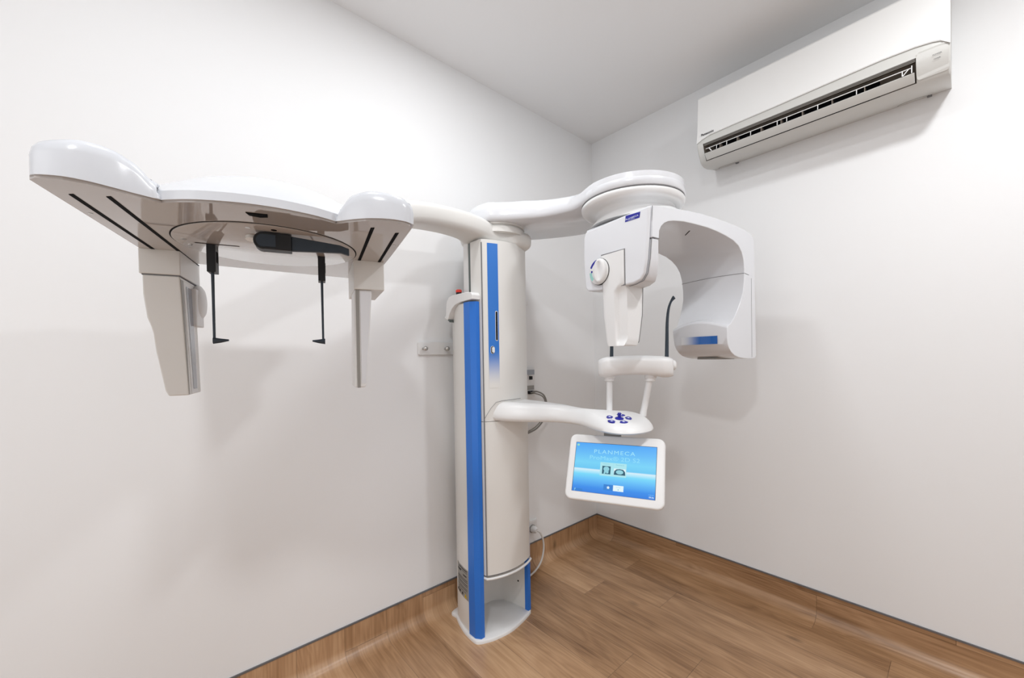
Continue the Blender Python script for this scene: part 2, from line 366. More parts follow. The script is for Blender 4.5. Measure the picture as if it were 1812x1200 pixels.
bm = bmesh.new(); prism(bm, [(x, y + .006) for x, y in cp], lambda p: V(*p, .2555), lambda p: V(*p, .262)); part('bottom_gap', bm, M['seam'], lowc)
for z0, z1, pa in ((.262, .8715, lowc), (.8735, 1.577, carr)):
    bm = bmesh.new(); box(bm, (-1.1050, -.2968, z0), (-1.1025, -.2925, z1)); part('panel_seam', bm, M['seam'], pa)
# blue stripe (fades out in dots at its lower end), slots
def stripe_strip(bm, x0, x1, z0, z1, off, n=6):
    def fy(x):
        t = (x + 1.103) / .236; t = min(1, max(0, t)); return -.293 - .030 * math.sin(PI * t) ** .8 - off
    a = ring(bm, [V(x0 + (x1 - x0) * k / n, fy(x0 + (x1 - x0) * k / n), z0) for k in range(n + 1)])
    b = ring(bm, [V(x0 + (x1 - x0) * k / n, fy(x0 + (x1 - x0) * k / n), z1) for k in range(n + 1)])
    bridge(bm, a, b, False)
M['bluefade'] = fade('blue_stripe_print', 1, 1.005, 1.16, (0.79, 0.78, 0.755), (0.022, 0.18, 0.62))
bm = bmesh.new(); stripe_strip(bm, -1.083, -1.040, 1.005, 1.576, .0008); part('blue_stripe', bm, M['bluefade'], carr, uvf=lambda c: (c.x, c.z), label='blue printed stripe fading out towards its lower end')
def stad(x, z0, z1, r, off, n=8):
    def fy(x):
        t = (x + 1.103) / .236; return -.293 - .030 * math.sin(PI * t) ** .8 - off
    p = [(x + r * math.cos(a), z1 + r * math.sin(a)) for a in [PI * k / n for k in range(n + 1)]] + [(x - r * math.cos(a), z0 - r * math.sin(a)) for a in [PI * k / n for k in range(n + 1)]]
    return [V(a, fy(a), b) for a, b in p]
for nm, x, z0, z1, r_, m_, off in (('slot_rim', -1.050, 1.196, 1.305, .0052, 'white2', .0014), ('card_slot', -1.050, 1.197, 1.304, .0036, 'slot', .0020), ('switch_rim', -1.068, 1.148, 1.163, .0078, 'white2', .0014), ('switch_well', -1.068, 1.148, 1.163, .0064, 'slot', .0020)):
    bm = bmesh.new(); rr = ring(bm, stad(x, z0, z1, r_, off)); cap(bm, rr); part(nm, bm, M[m_], carr, smooth=False)
bm = bmesh.new(); rr = stad(-1.0668, 1.149, 1.162, .0046, .002); r2 = [p + V(0, -.004, 0) for p in rr]; loft(bm, [rr, r2]); part('rocker_switch', bm, M['white2'], carr)
# rear mast behind the carriage with the dark guide rail
bm = bmesh.new(); box(bm, (-1.0985, -.197, .30), (-.872, -.160, 1.605)); mast = part('rear_mast', bm, M['white2'], bevel=.006)
bm = bmesh.new(); box(bm, (-1.096, -.223, .30), (-.876, -.196, 1.605)); part('guide_rail', bm, M['greengrey'], mast, label='dark grey guide rail between carriage and mast')

# ---- arm to the cephalostat: rounded beam that sinks towards its far end
def kw(l, v): # cephalostat frame -> world xy
    h = math.radians(-15.34); return (-1.8 + l * math.cos(h) - v * math.sin(h), -.5 + l * math.sin(h) + v * math.cos(h))
path = cr([(-.868, -.192, 1.614), (-.93, -.190, 1.614), (-.98, -.192, 1.617), (-1.03, -.205, 1.624), (-1.08, -.228, 1.632), (-1.13, -.243, 1.638), (-1.18, -.250, 1.640), (-1.25, -.258, 1.638), (-1.35, -.280, 1.625), (-1.45, -.315, 1.600), (-1.55, -.36, 1.560), (-1.64, -.395, 1.510), (-1.73, -.415, 1.465), (-1.80, -.42, 1.44)], 4)
WT = [(-1.9, .060), (-1.25, .060), (-1.18, .063), (-1.13, .066), (-1.08, .076), (-1.03, .100), (-.98, .128), (-.93, .139), (-.8, .140)]
def tabv(tab, x):
    for (a, p), (b, q) in zip(tab, tab[1:]):
        if a <= x <= b: return p + (q - p) * (x - a) / (b - a)
    return tab[-1][1]
wid = lambda x: tabv(WT, x)
hgt = lambda x: tabv([(-1.9, .036), (-1.45, .036), (-1.15, .039), (-1.0, .040), (-.8, .040)], x)
bm = bmesh.new(); rs = []
def beam_sec(p, t, hw, hh, k=1.0):
    n = Vector((-t.y, t.x, 0)).normalized(); out_ = []
    # superellipse: flat bottom and softly domed top
    for q in range(28):
        a = 2 * PI * q / 28; c_, s_ = math.cos(a), math.sin(a); e = .5
        x = math.copysign(abs(c_) ** e, c_) * hw; z = math.copysign(abs(s_) ** (.62 if s_ < 0 else .55), s_) * hh
        z += 0.010 * (1 - (x / max(hw, 1e-4)) ** 2) * (s_ > 0)
        out_.append(p + n * x * k + V(0, 0, z * k))
    return out_
N = len(path)
for q, kk in ((0.030, .45), (0.020, .78), (0.008, .95)):
    t = (path[1] - path[0]).normalized(); rs.append(beam_sec(path[0] - t * q, t, .140 * (1 - (1 - kk) * .5), .040 * kk))
for i, p in enumerate(path):
    t = (path[min(i + 1, N - 1)] - path[max(0, i - 1)]).normalized(); rs.append(beam_sec(p, t, wid(p.x), hgt(p.x)))
loft(bm, rs)
arm = part('cephalostat_arm', bm, M['cream'], ang=60, label='long cream beam from the column top to the head holder')

# ---- cephalostat head
ZB = 1.371
def K(l, v, z): x, y = kw(l, v); return V(x, y, z)
front = cr([(-.170, -.3005, 0), (-.142, -.3155, 0), (-.111, -.3265, 0), (-.065, -.3345, 0), (-.017, -.333, 0), (.033, -.320, 0), (.070, -.3005, 0)], 5)
back_v = lambda l: .150 + (l + .222) * .16
bm = bmesh.new(); GL = []; NV = 18
fx = [-.285, -.26, -.235, -.205] + [p.x for p in front] + [.10, .13, .16, .188]
def fv(l):
    if l <= front[0].x: return -.30 + (front[0].x - l) * .6
    if l >= front[-1].x: return -.30 + (l - front[-1].x) * .6
    for a, b in zip(front, front[1:]):
        if a.x <= l <= b.x: return a.y + (b.y - a.y) * (l - a.x) / max(1e-9, b.x - a.x)
def dome(l, v):
    v0, v1 = fv(l), back_v(l); s = v - v0; f = max(0.0, 1 - ((l + .048) / .30) ** 2)
    A = .045 + .078 * f
    z = 1.3845 + A * math.sin(PI / 2 * min(1, s / .30))
    if v > .0: z -= (z - 1.40) * ((v - .0) / (v1 - .0)) ** 2
    return z
cols_t, cols_b = [], []
for l in fx:
    v0, v1 = fv(l), back_v(l)
    cols_t.append([bm.verts.new(K(l, v0 + (v1 - v0) * (j / NV) ** 1.25, 0)) for j in range(NV + 1)])
    for j, vv in enumerate(cols_t[-1]): vv.co.z = dome(l, v0 + (v1 - v0) * (j / NV) ** 1.25)
    cols_b.append([bm.verts.new(K(l, v0, ZB)), bm.verts.new(K(l, v1, ZB))])
for a, b in zip(cols_t, cols_t[1:]):
    for j in range(NV): bm.faces.new((a[j], b[j], b[j + 1], a[j + 1]))
for (a, b), (c, d) in zip(zip(cols_t, cols_b), zip(cols_t[1:], cols_b[1:])):
    bm.faces.new((b[0], d[0], c[0], a[0])); bm.faces.new((b[1], a[-1], c[-1], d[1])); bm.faces.new((b[0], b[1], d[1], d[0]))
cap(bm, [cols_b[0][0], *cols_t[0], cols_b[0][1]]); cap(bm, [cols_b[-1][0], *cols_t[-1], cols_b[-1][1]])
head = part('cephalostat_head', bm, M['shadewhite'], ang=30, label='white winged head holder board hanging from the arm')
def lobe(name, pts):
    """pts: (l, v, side_top_z) closed outline"""
    n = len(pts); P2 = [(p[0], p[1]) for p in pts]; bm = bmesh.new()
    R = [[K(*p, ZB) for p in P2], [K(p[0], p[1], max(ZB + .006, p[2] - .020)) for p in pts]]
    for d, dz in ((.002, -.010), (.007, -.0025), (.014, .0005), (.030, .003)):
        q = inset2(P2, d); R.append([K(*a, max(ZB + .008, p[2] + dz)) for a, p in zip(q, pts)])
    c = Vector((sum(p[0] for p in P2) / n, sum(p[1] for p in P2) / n))
    for k in (.55, .25, .05):
        R.append([K(c.x + (a[0] - c.x) * k, c.y + (a[1] - c.y) * k * 1.0, 1.432 * (1 - k) + k * max(1.41, p[2])) for a, p in zip(P2, pts)])
    loft(bm, R); return part(name, bm, M['shadewhite'], head, ang=60)
Lp = cr([(-.296, -.30, 1.418), (-.294, -.328, 1.418), (-.284, -.341, 1.419), (-.257, -.3475, 1.424), (-.235, -.342, 1.428), (-.213, -.3285, 1.428), (-.200, -.319, 1.423), (-.189, -.312, 1.415), (-.178, -.305, 1.401), (-.169, -.298, 1.386), (-.160, -.24, 1.384), (-.158, -.10, 1.384), (-.170, .08, 1.384), (-.20, .15, 1.39), (-.25, .160, 1.40), (-.290, .155, 1.41), (-.297, .08, 1.415), (-.297, -.12, 1.418)], 4, True)
lobe('left_lobe', Lp)
Rp = cr([(.069, -.298, 1.387), (.076, -.306, 1.400), (.088, -.317, 1.415), (.102, -.328, 1.420), (.119, -.339, 1.4225), (.140, -.347, 1.421), (.160, -.3505, 1.419), (.180, -.348, 1.416), (.193, -.340, 1.412), (.199, -.328, 1.412), (.199, -.25, 1.415), (.197, -.10, 1.415), (.193, .05, 1.41), (.185, .16, 1.40), (.150, .195, 1.39), (.09, .18, 1.385), (.062, .05, 1.384), (.058, -.15, 1.384), (.062, -.26, 1.384)], 4, True)
lobe('right_lobe', Rp)
# glossy underside panel following the whole outline
o2 = [(-.2945, -.300), (-.2945, -.328), (-.2845, -.3395), (-.257, -.3445), (-.235, -.339), (-.213, -.3255), (-.189, -.309), (-.170, -.2965)] + [(p.x, p.y + .0035) for p in front[1:-1]] + [(.070, -.2965), (.089, -.3135), (.116, -.334), (.140, -.344), (.160, -.3475), (.180, -.345), (.192, -.3375), (.196, -.326), (.1945, -.10), (.190, .05), (.18, .15), (.135, .203), (-.222, .147), (-.285, .145), (-.294, .08)]
bm = bmesh.new(); prism(bm, o2, lambda p: K(*p, ZB - .0035), lambda p: K(*p, ZB + .001)); und = part('underside_panel', bm, M['panel'], head, smooth=False, label='glossy underside of the head holder, toned by a painted floor reflection')
def kplate(name, pts, z0, z1, m, parent, **k):
    bm = bmesh.new(); prism(bm, pts, lambda p: K(*p, z0), lambda p: K(*p, z1)); return part(name, bm, m, parent, **k)
ZU = ZB - .0035
for l0, v0, v1 in ((-.272, -.290, .17), (-.229, -.300, .17), (.131, -.303, .09), (.177, -.289, .09)):
    kplate('guide_slot', [(l0 - .0032, v0 + .004), (l0 + .0032, v0), (l0 + .0032, v1), (l0 - .0032, v1)], ZU - .0006, ZU + .001, M['slot'], head, smooth=False)
DC = (-.046, -.083); DR = .164
bm = bmesh.new(); c3 = K(*DC, ZU - .0004); cyl(bm, c3, (0, 0, 1), DR + .0022, .001, 96); part('plate_gap', bm, M['slot'], head, smooth=False)
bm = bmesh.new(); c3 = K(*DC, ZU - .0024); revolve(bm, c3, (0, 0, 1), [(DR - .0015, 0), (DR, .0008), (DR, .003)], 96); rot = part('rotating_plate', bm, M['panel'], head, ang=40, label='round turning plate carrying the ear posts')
ZR = ZU - .0024
for l, v in ((-.071, -.224), (-.192, -.099), (-.192, -.054)):
    bm = bmesh.new(); cyl(bm, K(l, v, ZR - .0006), (0, 0, 1), .0042, .001, 16); part('plate_screw', bm, M['steel'], head)
bm = bmesh.new(); cyl(bm, K(-.031, -.225, ZR - .0006), (0, 0, 1), .0048, .001, 16); part('plate_hole', bm, M['slot'], head)
for l, v in ((-.285, -.20), (.186, -.20)):
    bm = bmesh.new(); cyl(bm, K(l, v, ZU - .0006), (0, 0, 1), .003, .001, 12); part('panel_screw', bm, M['steel'], head)
kplate('travel_slot', [(-.179, -.0800), (-.105, -.0800), (-.105, -.0775), (-.179, -.0775)], ZR - .0006, ZR + .001, M['slot'], head, smooth=False)
kplate('plate_notch', [(-.0635, -.302), (-.033, -.3045), (-.034, -.290), (-.045, -.285), (-.060, -.289)], ZU - .0012, ZU + .001, M['slot'], head, smooth=False)
kplate('plate_knob', [(-.071 + .012 * math.cos(a), -.165 + .016 * math.sin(a)) for a in [2 * PI * k / 20 for k in range(20)]], ZR - .006, ZR, M['cream'], head)  # rounded beige knob under the turning plate
# ear posts
def ear(l0, v, ld):
    sgn = ld
    bm = bmesh.new()
    prism(bm, [(l0 - .0085, v), (l0 + .0065, v), (l0 + .0065, v + .03), (l0 - .0085, v + .03)], lambda p: K(*p, 1.309), lambda p: K(*p, ZR + .001))
    e = part('ear_post', bm, M['black'], MC, bevel=.001)
    bm = bmesh.new()
    tube(bm, [K(l0 - .001, v + .012, 1.312), K(l0 - .001, v + .012, 1.25), K(l0 - .001, v + .012, 1.172)], [.0030, .0026, .0024], 8); part('ear_rod', bm, M['slate'], e)
    bm = bmesh.new(); x0 = l0 - .003 * sgn
    tube(bm, [K(x0, v + .012, 1.1705), K(l0 + .010 * sgn, v + .012, 1.1705), K(l0 + .0235 * sgn, v + .012, 1.1715)], [.0068, .0045, .0018], 10); part('ear_plug', bm, M['slate'], e)
    bm = bmesh.new(); prism(bm, [(l0 + .0066, v + .008), (l0 + .0066, v + .022), (l0 + .0072, v + .022), (l0 + .0072, v + .008)], lambda p: K(*p, 1.330), lambda p: K(*p, 1.352)); part('holder_window', bm, M['slot'], e)
    return e
ear(-.1525, -.080, 1); ear(.049, -.054, -1)
# nasion support (dark swinging bar)
bm = bmesh.new()
pr_ = [(-.0455, 1.3635), (-.004, 1.3625), (-.004, 1.3325), (-.048, 1.3325)] + [(-.050 + .0150 * math.cos(a), 1.3475 + .0155 * math.sin(a)) for a in [-PI / 2 - PI * k / 10 for k in range(11)]]
prism(bm, pr_, lambda p: K(p[0], -.215, p[1]), lambda p: K(p[0], -.188, p[1])); nas = part('nasion_support', bm, M['black'], MC, bevel=.0015, ang=40, label='dark swinging nose bridge bar below the round plate')
bm = bmesh.new(); pr_ = [(-.0295, 1.3585), (-.0295, 1.3370), (-.046, 1.3365)] + [(-.049 + .0115 * math.cos(a), 1.3475 + .0115 * math.sin(a)) for a in [-PI / 2 - PI * k / 10 for k in range(11)]]
prism(bm, pr_, lambda p: K(p[0], -.2165, p[1]), lambda p: K(p[0], -.215, p[1])); part('pivot_cover', bm, M['slate'], nas)
bm = bmesh.new(); pr_ = [(-.0038, 1.3605), (.080, 1.3530), (.0965, 1.3475), (.0965, 1.3345), (.082, 1.3385), (-.0038, 1.3335)]
prism(bm, pr_, lambda p: K(p[0], -.212, p[1]), lambda p: K(p[0], -.203, p[1])); part('nasion_bar', bm, M['slate'], nas, bevel=.001)
bm = bmesh.new(); prism(bm, [(-.056, 1.3625), (-.043, 1.3625), (-.044, ZR + .001), (-.055, ZR + .001)], lambda p: K(p[0], -.205, p[1]), lambda p: K(p[0], -.192, p[1])); part('hanger', bm, M['black'], nas)
# collars and blocks under both lobes
def kblock(name, l0, l1, v0, v1, z0, z1, m, parent, bevel=.002, **k):
    bm = bmesh.new(); prism(bm, [(l0, v0), (l1, v0), (l1, v1), (l0, v1)], lambda p: K(*p, z0), lambda p: K(*p, z1)); return part(name, bm, m, parent, bevel=bevel, **k)
bl = kblock('sensor_mount', -.2965, -.227, .020, .178, 1.3155, ZU + .001, M['cream'], MC, label='square cream collar under the left lobe')
kblock('mount_gap', -.2925, -.229, .023, .174, 1.3130, 1.3155, M['seam'], bl, bevel=None)
# sensor head hanging from the left collar: profile narrows downwards on its outer side
def sprof(z):
    tab = [(1.054, -.2585), (1.066, -.2635), (1.154, -.276), (1.190, -.2785), (1.206, -.282), (1.224, -.2875), (1.272, -.2920), (1.3130, -.2915)]
    for (z0, a), (z1, b) in zip(tab, tab[1:]):
        if z0 <= z <= z1: return a + (b - a) * (z - z0) / (z1 - z0)
zs = [1.054, 1.060, 1.066, 1.10, 1.154, 1.190, 1.206, 1.224, 1.25, 1.272, 1.3130]
bm = bmesh.new(); R = []
for z in zs:
    lo = sprof(z); hi = -.2285 + .006 * (1 - (z - 1.054) / .255) ; vf = .022 + (.018 * (1 - (z - 1.054) / .255)); vb = .140
    R.append([K(lo, vf, z), K(hi, vf, z), K(hi, vb, z), K(lo, vb, z)])
loft(bm, R); sens = part('image_sensor', bm, M['cream'], MC, bevel=.003, ang=35, label='tapered cream sensor head hanging below the left lobe')
def side_patch(bm, va, vb_, z0, z1, off, th=.0008):
    for k in range(8):
        pass
    R = []
    for k in range(9):
        z = z0 + (z1 - z0) * k / 8; hi = -.2285 + .006 * (1 - (z - 1.054) / .255) + off; sh = .018 * (1 - (z - 1.054) / .255)
        R.append([K(hi, va + sh, z), K(hi, vb_, z), K(hi + th, vb_, z), K(hi + th, va + sh, z)])
    loft(bm, R)
bm = bmesh.new(); side_patch(bm, .0235, .042, 1.056, 1.307, 0); part('edge_strip', bm, M['greytrim'], sens, label='dark grey strip along the front edge of the sensor')
bm = bmesh.new(); side_patch(bm, .043, .112, 1.056, 1.305, 0); part('side_frame', bm, M['white2'], sens)
bm = bmesh.new(); side_patch(bm, .058, .102, 1.066, 1.297, .0008); part('side_window', bm, M['greyglass'], sens, label='grey window strip on the side of the sensor')
bm = bmesh.new(); c3 = K(-.227, .150, 1.273); ux_ = (K(1, 0, 0) - K(0, 0, 0)); revolve(bm, c3, ux_, [(.040, -.002), (.042, .004), (.040, .008), (.032, .013), (.016, .016), (.002, .0165)], 40); part('release_knob', bm, M['white2'], sens, ang=60)
kblock('knob_bracket', -.240, -.218, .10, .165, 1.212, 1.30, M['white2'], sens, bevel=.003)
b2 = kblock('collimator_mount', .1175, .1885, -.036, .145, 1.2975, ZU + .001, M['cream'], MC, label='square cream collar under the right lobe')
bm = bmesh.new(); R = []
for z in (1.0585, 1.064, 1.10, 1.16, 1.22, 1.2975):
    t = (z - 1.0585) / .239; lo = .1145 + .000 * t - .001; hi = .143 + .0165 * t; lo = .1150 + .0035 * t
    if z < 1.06: lo += .002; hi -= .004
    R.append([K(lo, -.030, z), K(hi, -.030, z), K(hi, .060, z), K(lo, .060, z)])
loft(bm, R); coll = part('secondary_collimator', bm, M['white2'], MC, bevel=.003, ang=35, label='slim tapered white collimator hanging below the right lobe')
bm = bmesh.new(); R = []
for z in (1.058, 1.2975):
    t = (z - 1.0585) / .239; a = .1215; R.append([K(a, -.0315, z), K(a + .007 + .001 * t, -.0315, z), K(a + .007 + .001 * t, -.0295, z), K(a, -.0295, z)])
loft(bm, R); part('edge_strip', bm, M['greytrim'], coll, label='grey strip down the collimator')
bm = bmesh.new(); R = []
for z in (1.068, 1.294):
    t = (z - 1.0585) / .239; R.append([K(.1315, -.0308, z), K(.141 + .0155 * t, -.0308, z), K(.141 + .0155 * t, -.0298, z), K(.1315, -.0298, z)])
loft(bm, R); part('side_frame', bm, M['white'], coll)

# ---- shoulder joint and swinging support arm
SC = (-.978, -.175)
bm = bmesh.new(); revolve(bm, (-.962, -.215, 1.630), (0, 0, 1), [(.120, 0), (.120, .022), (.112, .026), (.112, .030), (.121, .031), (.121, .040)], 64); part('shoulder_joint', bm, M['cream'], ang=40)
HC = Vector((-.763, -.746)); HR = .1785
near = [(-1.088, -.205), (-1.088, -.25), (-1.073, -.298), (-1.027, -.336), (-.972, -.398), (-.928, -.460), (-.900, -.535), (-.895, -.60)]
far = [(-.625, -.62), (-.612, -.52), (-.621, -.418), (-.659, -.336), (-.711, -.254), (-.768, -.180), (-.83, -.125), (-.90, -.095), (-.98, -.09), (-1.05, -.12), (-1.078, -.16)]
hubarc = [(HC.x + HR * math.cos(a), HC.y + HR * math.sin(a)) for a in [math.radians(d) for d in range(160, 385, 15)]]
ol = cr([(*p, 0) for p in near] + [(*p, 0) for p in hubarc] + [(*p, 0) for p in far], 3, True); ol = [(p.x, p.y) for p in ol]
def bz(x, y): # top height falls gently from shoulder to hub
    t = max(0, min(1, (-y - .40) / .32)); return 1.752 - .030 * t
bm = bmesh.new(); R = [[V(*p, 1.668) for p in inset2(ol, .006)], [V(*p, 1.672) for p in inset2(ol, .001)], [V(*p, 1.69) for p in ol], [V(p[0], p[1], 1.712) for p in inset2(ol, .001)]]
for d, dz in ((.006, -.022), (.015, -.010), (.030, -.002), (.050, .003)):
    q = inset2(ol, d); R.append([V(*a, bz(*p) + dz) for a, p in zip(q, ol)])
loft(bm, R); swing = part('swing_arm', bm, M['white'], ang=60, label='broad glossy white overhead arm from column to rotating hub')
bm = bmesh.new(); revolve(bm, (HC.x, HC.y, 1.668), (0, 0, 1), [(.176, 0), (HR, .002), (HR, .026), (.172, .038), (.156, .050), (.12, .061), (.07, .068), (.01, .070)], 72); part('hub_dome', bm, M['white'], swing, ang=60)
bm = bmesh.new(); revolve(bm, (HC.x, HC.y, 1.6655), (0, 0, 1), [(HR - .001, 0), (HR - .001, .0028)], 72); part('hub_seam', bm, M['seam'], swing)

# ---- C-arm (frame: u along the beam, v across, scaled about nothing: plain metres)
UO = Vector((-2.04567 + 1.075 * (-1.016 + 2.04567), -1.53703 + 1.075 * (-.958 + 1.53703))); UH = math.radians(-8.5)
UU = Vector((math.cos(UH), math.sin(UH))); UV_ = Vector((-math.sin(UH), math.cos(UH)))
def U(u, v, z):
    p = UO + (UU * u + UV_ * v) * 1.075; return V(p.x, p.y, 1.12777 + (z - 1.12777) * 1.075)
EU = V(UU.x, UU.y, 0); EV = V(UV_.x, UV_.y, 0)
CARM_LABEL = 'white c-shaped rotating unit with tube arm left and deep sensor block right'
prof = [(.012, 1.5475), (.06, 1.5525), (.121, 1.558), (.19, 1.564), (.25, 1.567), (.32, 1.5675), (.393, 1.5655), (.45, 1.563), (.507, 1.558), (.540, 1.553), (.562, 1.545), (.571, 1.530), (.574, 1.510), (.577, 1.40), (.580, 1.25), (.583, 1.118), (.578, 1.109), (.559, 1.1065), (.525, 1.1065), (.497, 1.108), (.465, 1.112), (.438, 1.119), (.418, 1.130), (.404, 1.143), (.395, 1.158), (.392, 1.185), (.393, 1.212), (.398, 1.2195), (.415, 1.227), (.435, 1.246), (.458, 1.274), (.480, 1.306), (.496, 1.340), (.504, 1.378), (.5065, 1.42), (.502, 1.452), (.490, 1.477), (.470, 1.4965), (.435, 1.510), (.392, 1.518), (.34, 1.5245), (.287, 1.528), (.22, 1.528), (.159, 1.526), (.11, 1.520), (.085, 1.5145), (.066, 1.506), (.052, 1.495), (.043, 1.480), (.041, 1.46), (.0405, 1.458), (.012, 1.458)]
def farw(z):
    tab = [(1.10, .198), (1.15, .200), (1.225, .208), (1.30, .225), (1.42, .243), (1.46, .250), (1.50, .262), (1.60, .266)]
    for (a, x), (b, y) in zip(tab, tab[1:]):
        if a <= z <= b: return x + (y - x) * (z - a) / (b - a)
    return .266
def bump(i, u, z, t):
    s = math.sin(PI * t)
    du = dz = 0
    if .39 <= u <= .42 and 1.15 < z < 1.222: du = -.010 * s
    if .39 <= u < .399 and 1.205 < z < 1.222: dz = .022 * s
    if .40 < u <= .416 and z > 1.222 and z < 1.235: dz = .018 * s
    if .42 < u < .46 and 1.24 < z < 1.28: dz = .006 * s
    return du, dz
bm = bmesh.new(); R = []; NT = 12
for j in range(NT + 1):
    t = j / NT; row = []
    for i, (u, z) in enumerate(prof):
        du, dz = bump(i, u, z, t); row.append(U(u + du, farw(z) * t, z + dz))
    R.append(row)
loft(bm, R); carm = part('c_arm', bm, M['white'], bevel=.007, ang=32, label=CARM_LABEL)
# left box in two shells
def ubox(name, pts_vz, u0, u1f, m, parent, bevel, **k):
    bm = bmesh.new(); prism(bm, pts_vz, lambda p: U(u0, p[0], p[1]), lambda p: U(u1f(p[0]), p[0], p[1])); return part(name, bm, m, parent, bevel=bevel, **k)
fo = [(0.0, 1.5455), (.006, 1.46), (.012, 1.40), (.020, 1.360), (.034, 1.342), (.060, 1.336), (.12, 1.334), (.20, 1.335), (.249, 1.340), (.260, 1.352), (.265, 1.40), (.268, 1.46), (.266, 1.52), (.258, 1.5385), (.245, 1.5405), (.12, 1.5435)]
depth = lambda v: .042 + .052 * max(0, math.sin(PI * min(1, max(0, (v - .0) / .268)))) ** .8
hb = ubox('tube_housing', [(a, b) for a, b in fo], .0, lambda v: .0125, M['white'], MC, .010, ang=35, label='white housing with blue badge and round knob facing the camera')
bo = [(0.0, 1.4565), (.006, 1.40), (.014, 1.360), (.030, 1.341), (.060, 1.3355), (.09, 1.334), (.12, 1.334), (.17, 1.334), (.20, 1.335), (.25, 1.340), (.262, 1.36), (.266, 1.40), (.267, 1.4565)]
ubox('rear_shell', bo, .0135, depth, M['white'], hb, .006, ang=35)
# badge
bm = bmesh.new(); bd = [(.087, 1.5225), (.034, 1.5205), (.031, 1.5365), (.084, 1.5405)]
prism(bm, bd, lambda p: U(-.0008, *p), lambda p: U(.001, *p)); badge = part('maker_badge', bm, M['navy'], hb, smooth=False, label='small blue badge with white lettering')
text('badge_lettering', 'PLANMECA', U(-.0010, .0835, 1.5262), -EV, V(0, 0, 1), .0052, .050, M['inkwhite'], badge, spacing=1.05, bold=.01)
text('badge_lettering', 'ProMax', U(-.0010, .073, 1.5228), -EV, V(0, 0, 1), .0030, .024, M['inkwhite'], badge)
# opening outline round the tube arm
bm = bmesh.new()
def uline(bm, pts, r=.0009): tube(bm, [U(*p) for p in pts], r, 6)
prism(bm, [(.186, 1.4475), (.0885, 1.4455), (.0885, 1.336), (.181, 1.336)], lambda p: U(-.0006, *p), lambda p: U(.001, *p)); part('opening_gap', bm, M['seam'], hb, smooth=False)
bm = bmesh.new(); uline(bm, [(.0128, -.0003, 1.5465), (.0128, .002, 1.50), (.0128, .006, 1.46)]); uline(bm, [(.0128, -.0004, 1.4575), (.041, -.0004, 1.4575)]); uline(bm, [(.0128, .004, 1.457), (.0128, .009, 1.40), (.0128, .0175, 1.360), (.0128, .032, 1.341), (.0128, .06, 1.3345), (.0128, .085, 1.333)], .0010)
part('shell_seam', bm, M['seam'], hb)
# tube arm with finger groove
def tv(z, v_out): return v_out
def tfront(v, z):
    u = -.0045
    if z < 1.345:
        e = min(1, max(0, (1.345 - z) / .03)); top = min(1, (1.345 - z) / .022)
        lim = .132 - .006 * (1 - (z - 1.155) / .19)
        lim = .094 + (lim - .094) * min(1, e ** .5)
        if v < lim:
            k = min(1, (lim - v) / .010); u += .0125 * (k * k * (3 - 2 * k)) * min(1, e * 1.3)
            if z < 1.175: u -= .0125 * max(0, min(1, (1.175 - z) / .02)) * k
    return u
zs = [1.155, 1.158, 1.164, 1.17, 1.178, 1.19, 1.21, 1.23, 1.25, 1.27, 1.29, 1.305, 1.317, 1.325, 1.331, 1.336, 1.340, 1.345, 1.37, 1.40, 1.4425]
def lft(z): # far (left in view) edge
    tab = [(1.155, .158), (1.164, .1625), (1.25, .174), (1.33, .1775), (1.4425, .1835)]
    for (a, x), (b, y) in zip(tab, tab[1:]):
        if a <= z <= b: return x + (y - x) * (z - a) / (b - a)
def rgt(z):
    return .096 if z < 1.158 else (.0935 if z < 1.17 else .0915)
def ub(z):
    tab = [(1.155, .055), (1.164, .062), (1.21, .072), (1.25, .080), (1.345, .085), (1.4425, .085)]
    for (a, x), (b, y) in zip(tab, tab[1:]):
        if a <= z <= b: return x + (y - x) * (z - a) / (b - a)
bm = bmesh.new(); R = []
for z in zs:
    a, b = rgt(z), lft(z); row = []
    for k in range(21):
        v = a + (b - a) * k / 20; row.append(U(tfront(v, z) + (.006 if k in (0, 20) else .0018 if k in (1, 19) else 0) * (.3), v, z))
    e = ub(z)
    row += [U(e * .97, b, z), U(e, b - .006, z), U(e, a + .006, z), U(e * .97, a, z)]
    R.append(row)
loft(bm, R); tarm = part('tube_head', bm, M['white2'], MC, ang=50, label='tapering white tube head with finger groove pointing down')
bm = bmesh.new(); tube(bm, [U(ub(z) * .965, rgt(z) - .0006, z) for z in zs[2:]], .0012, 6); part('side_seam', bm, M['seam'], tarm)
# round knob with coloured crescent
kc = U(-.0045, .190, 1.3945); 
bm = bmesh.new(); revolve(bm, kc + EU * .006, -EU, [(.0455, 0), (.0455, .006), (.0445, .008)], 48); knob = part('selector_knob', bm, M['ink'], hb, ang=40, label='round selector knob with a blue and green edge marking')
bm = bmesh.new(); revolve(bm, kc - EU * .0015, -EU, [(.0440, 0), (.0440, .0030), (.0425, .0042)], 48); part('knob_disc', bm, M['white2'], knob, ang=40)
def cres(bm, a0, a1, r0, r1, off):
    A, B = [], []
    for k in range(13):
        a = math.radians(a0 + (a1 - a0) * k / 12); d = EV * math.cos(a) + V(0, 0, math.sin(a))
        A.append(kc - EU * off + d * r0); B.append(kc - EU * off + d * r1)
    bridge(bm, ring(bm, A), ring(bm, B), False)
bm = bmesh.new(); cres(bm, 25, 80, .034, .0425, .0058); part('blue_mark', bm, M['navy'], knob)
bm = bmesh.new(); cres(bm, -45, 2, .030, .0415, .0058); part('green_mark', bm, M['teal'], knob)
bm = bmesh.new(); cp_ = kc + EV * .031 + V(0, 0, .004) - EU * .0058; revolve(bm, cp_, -EU, [(.004, 0), (.004, .0003)], 16); part('blue_dot', bm, M['navy'], knob)
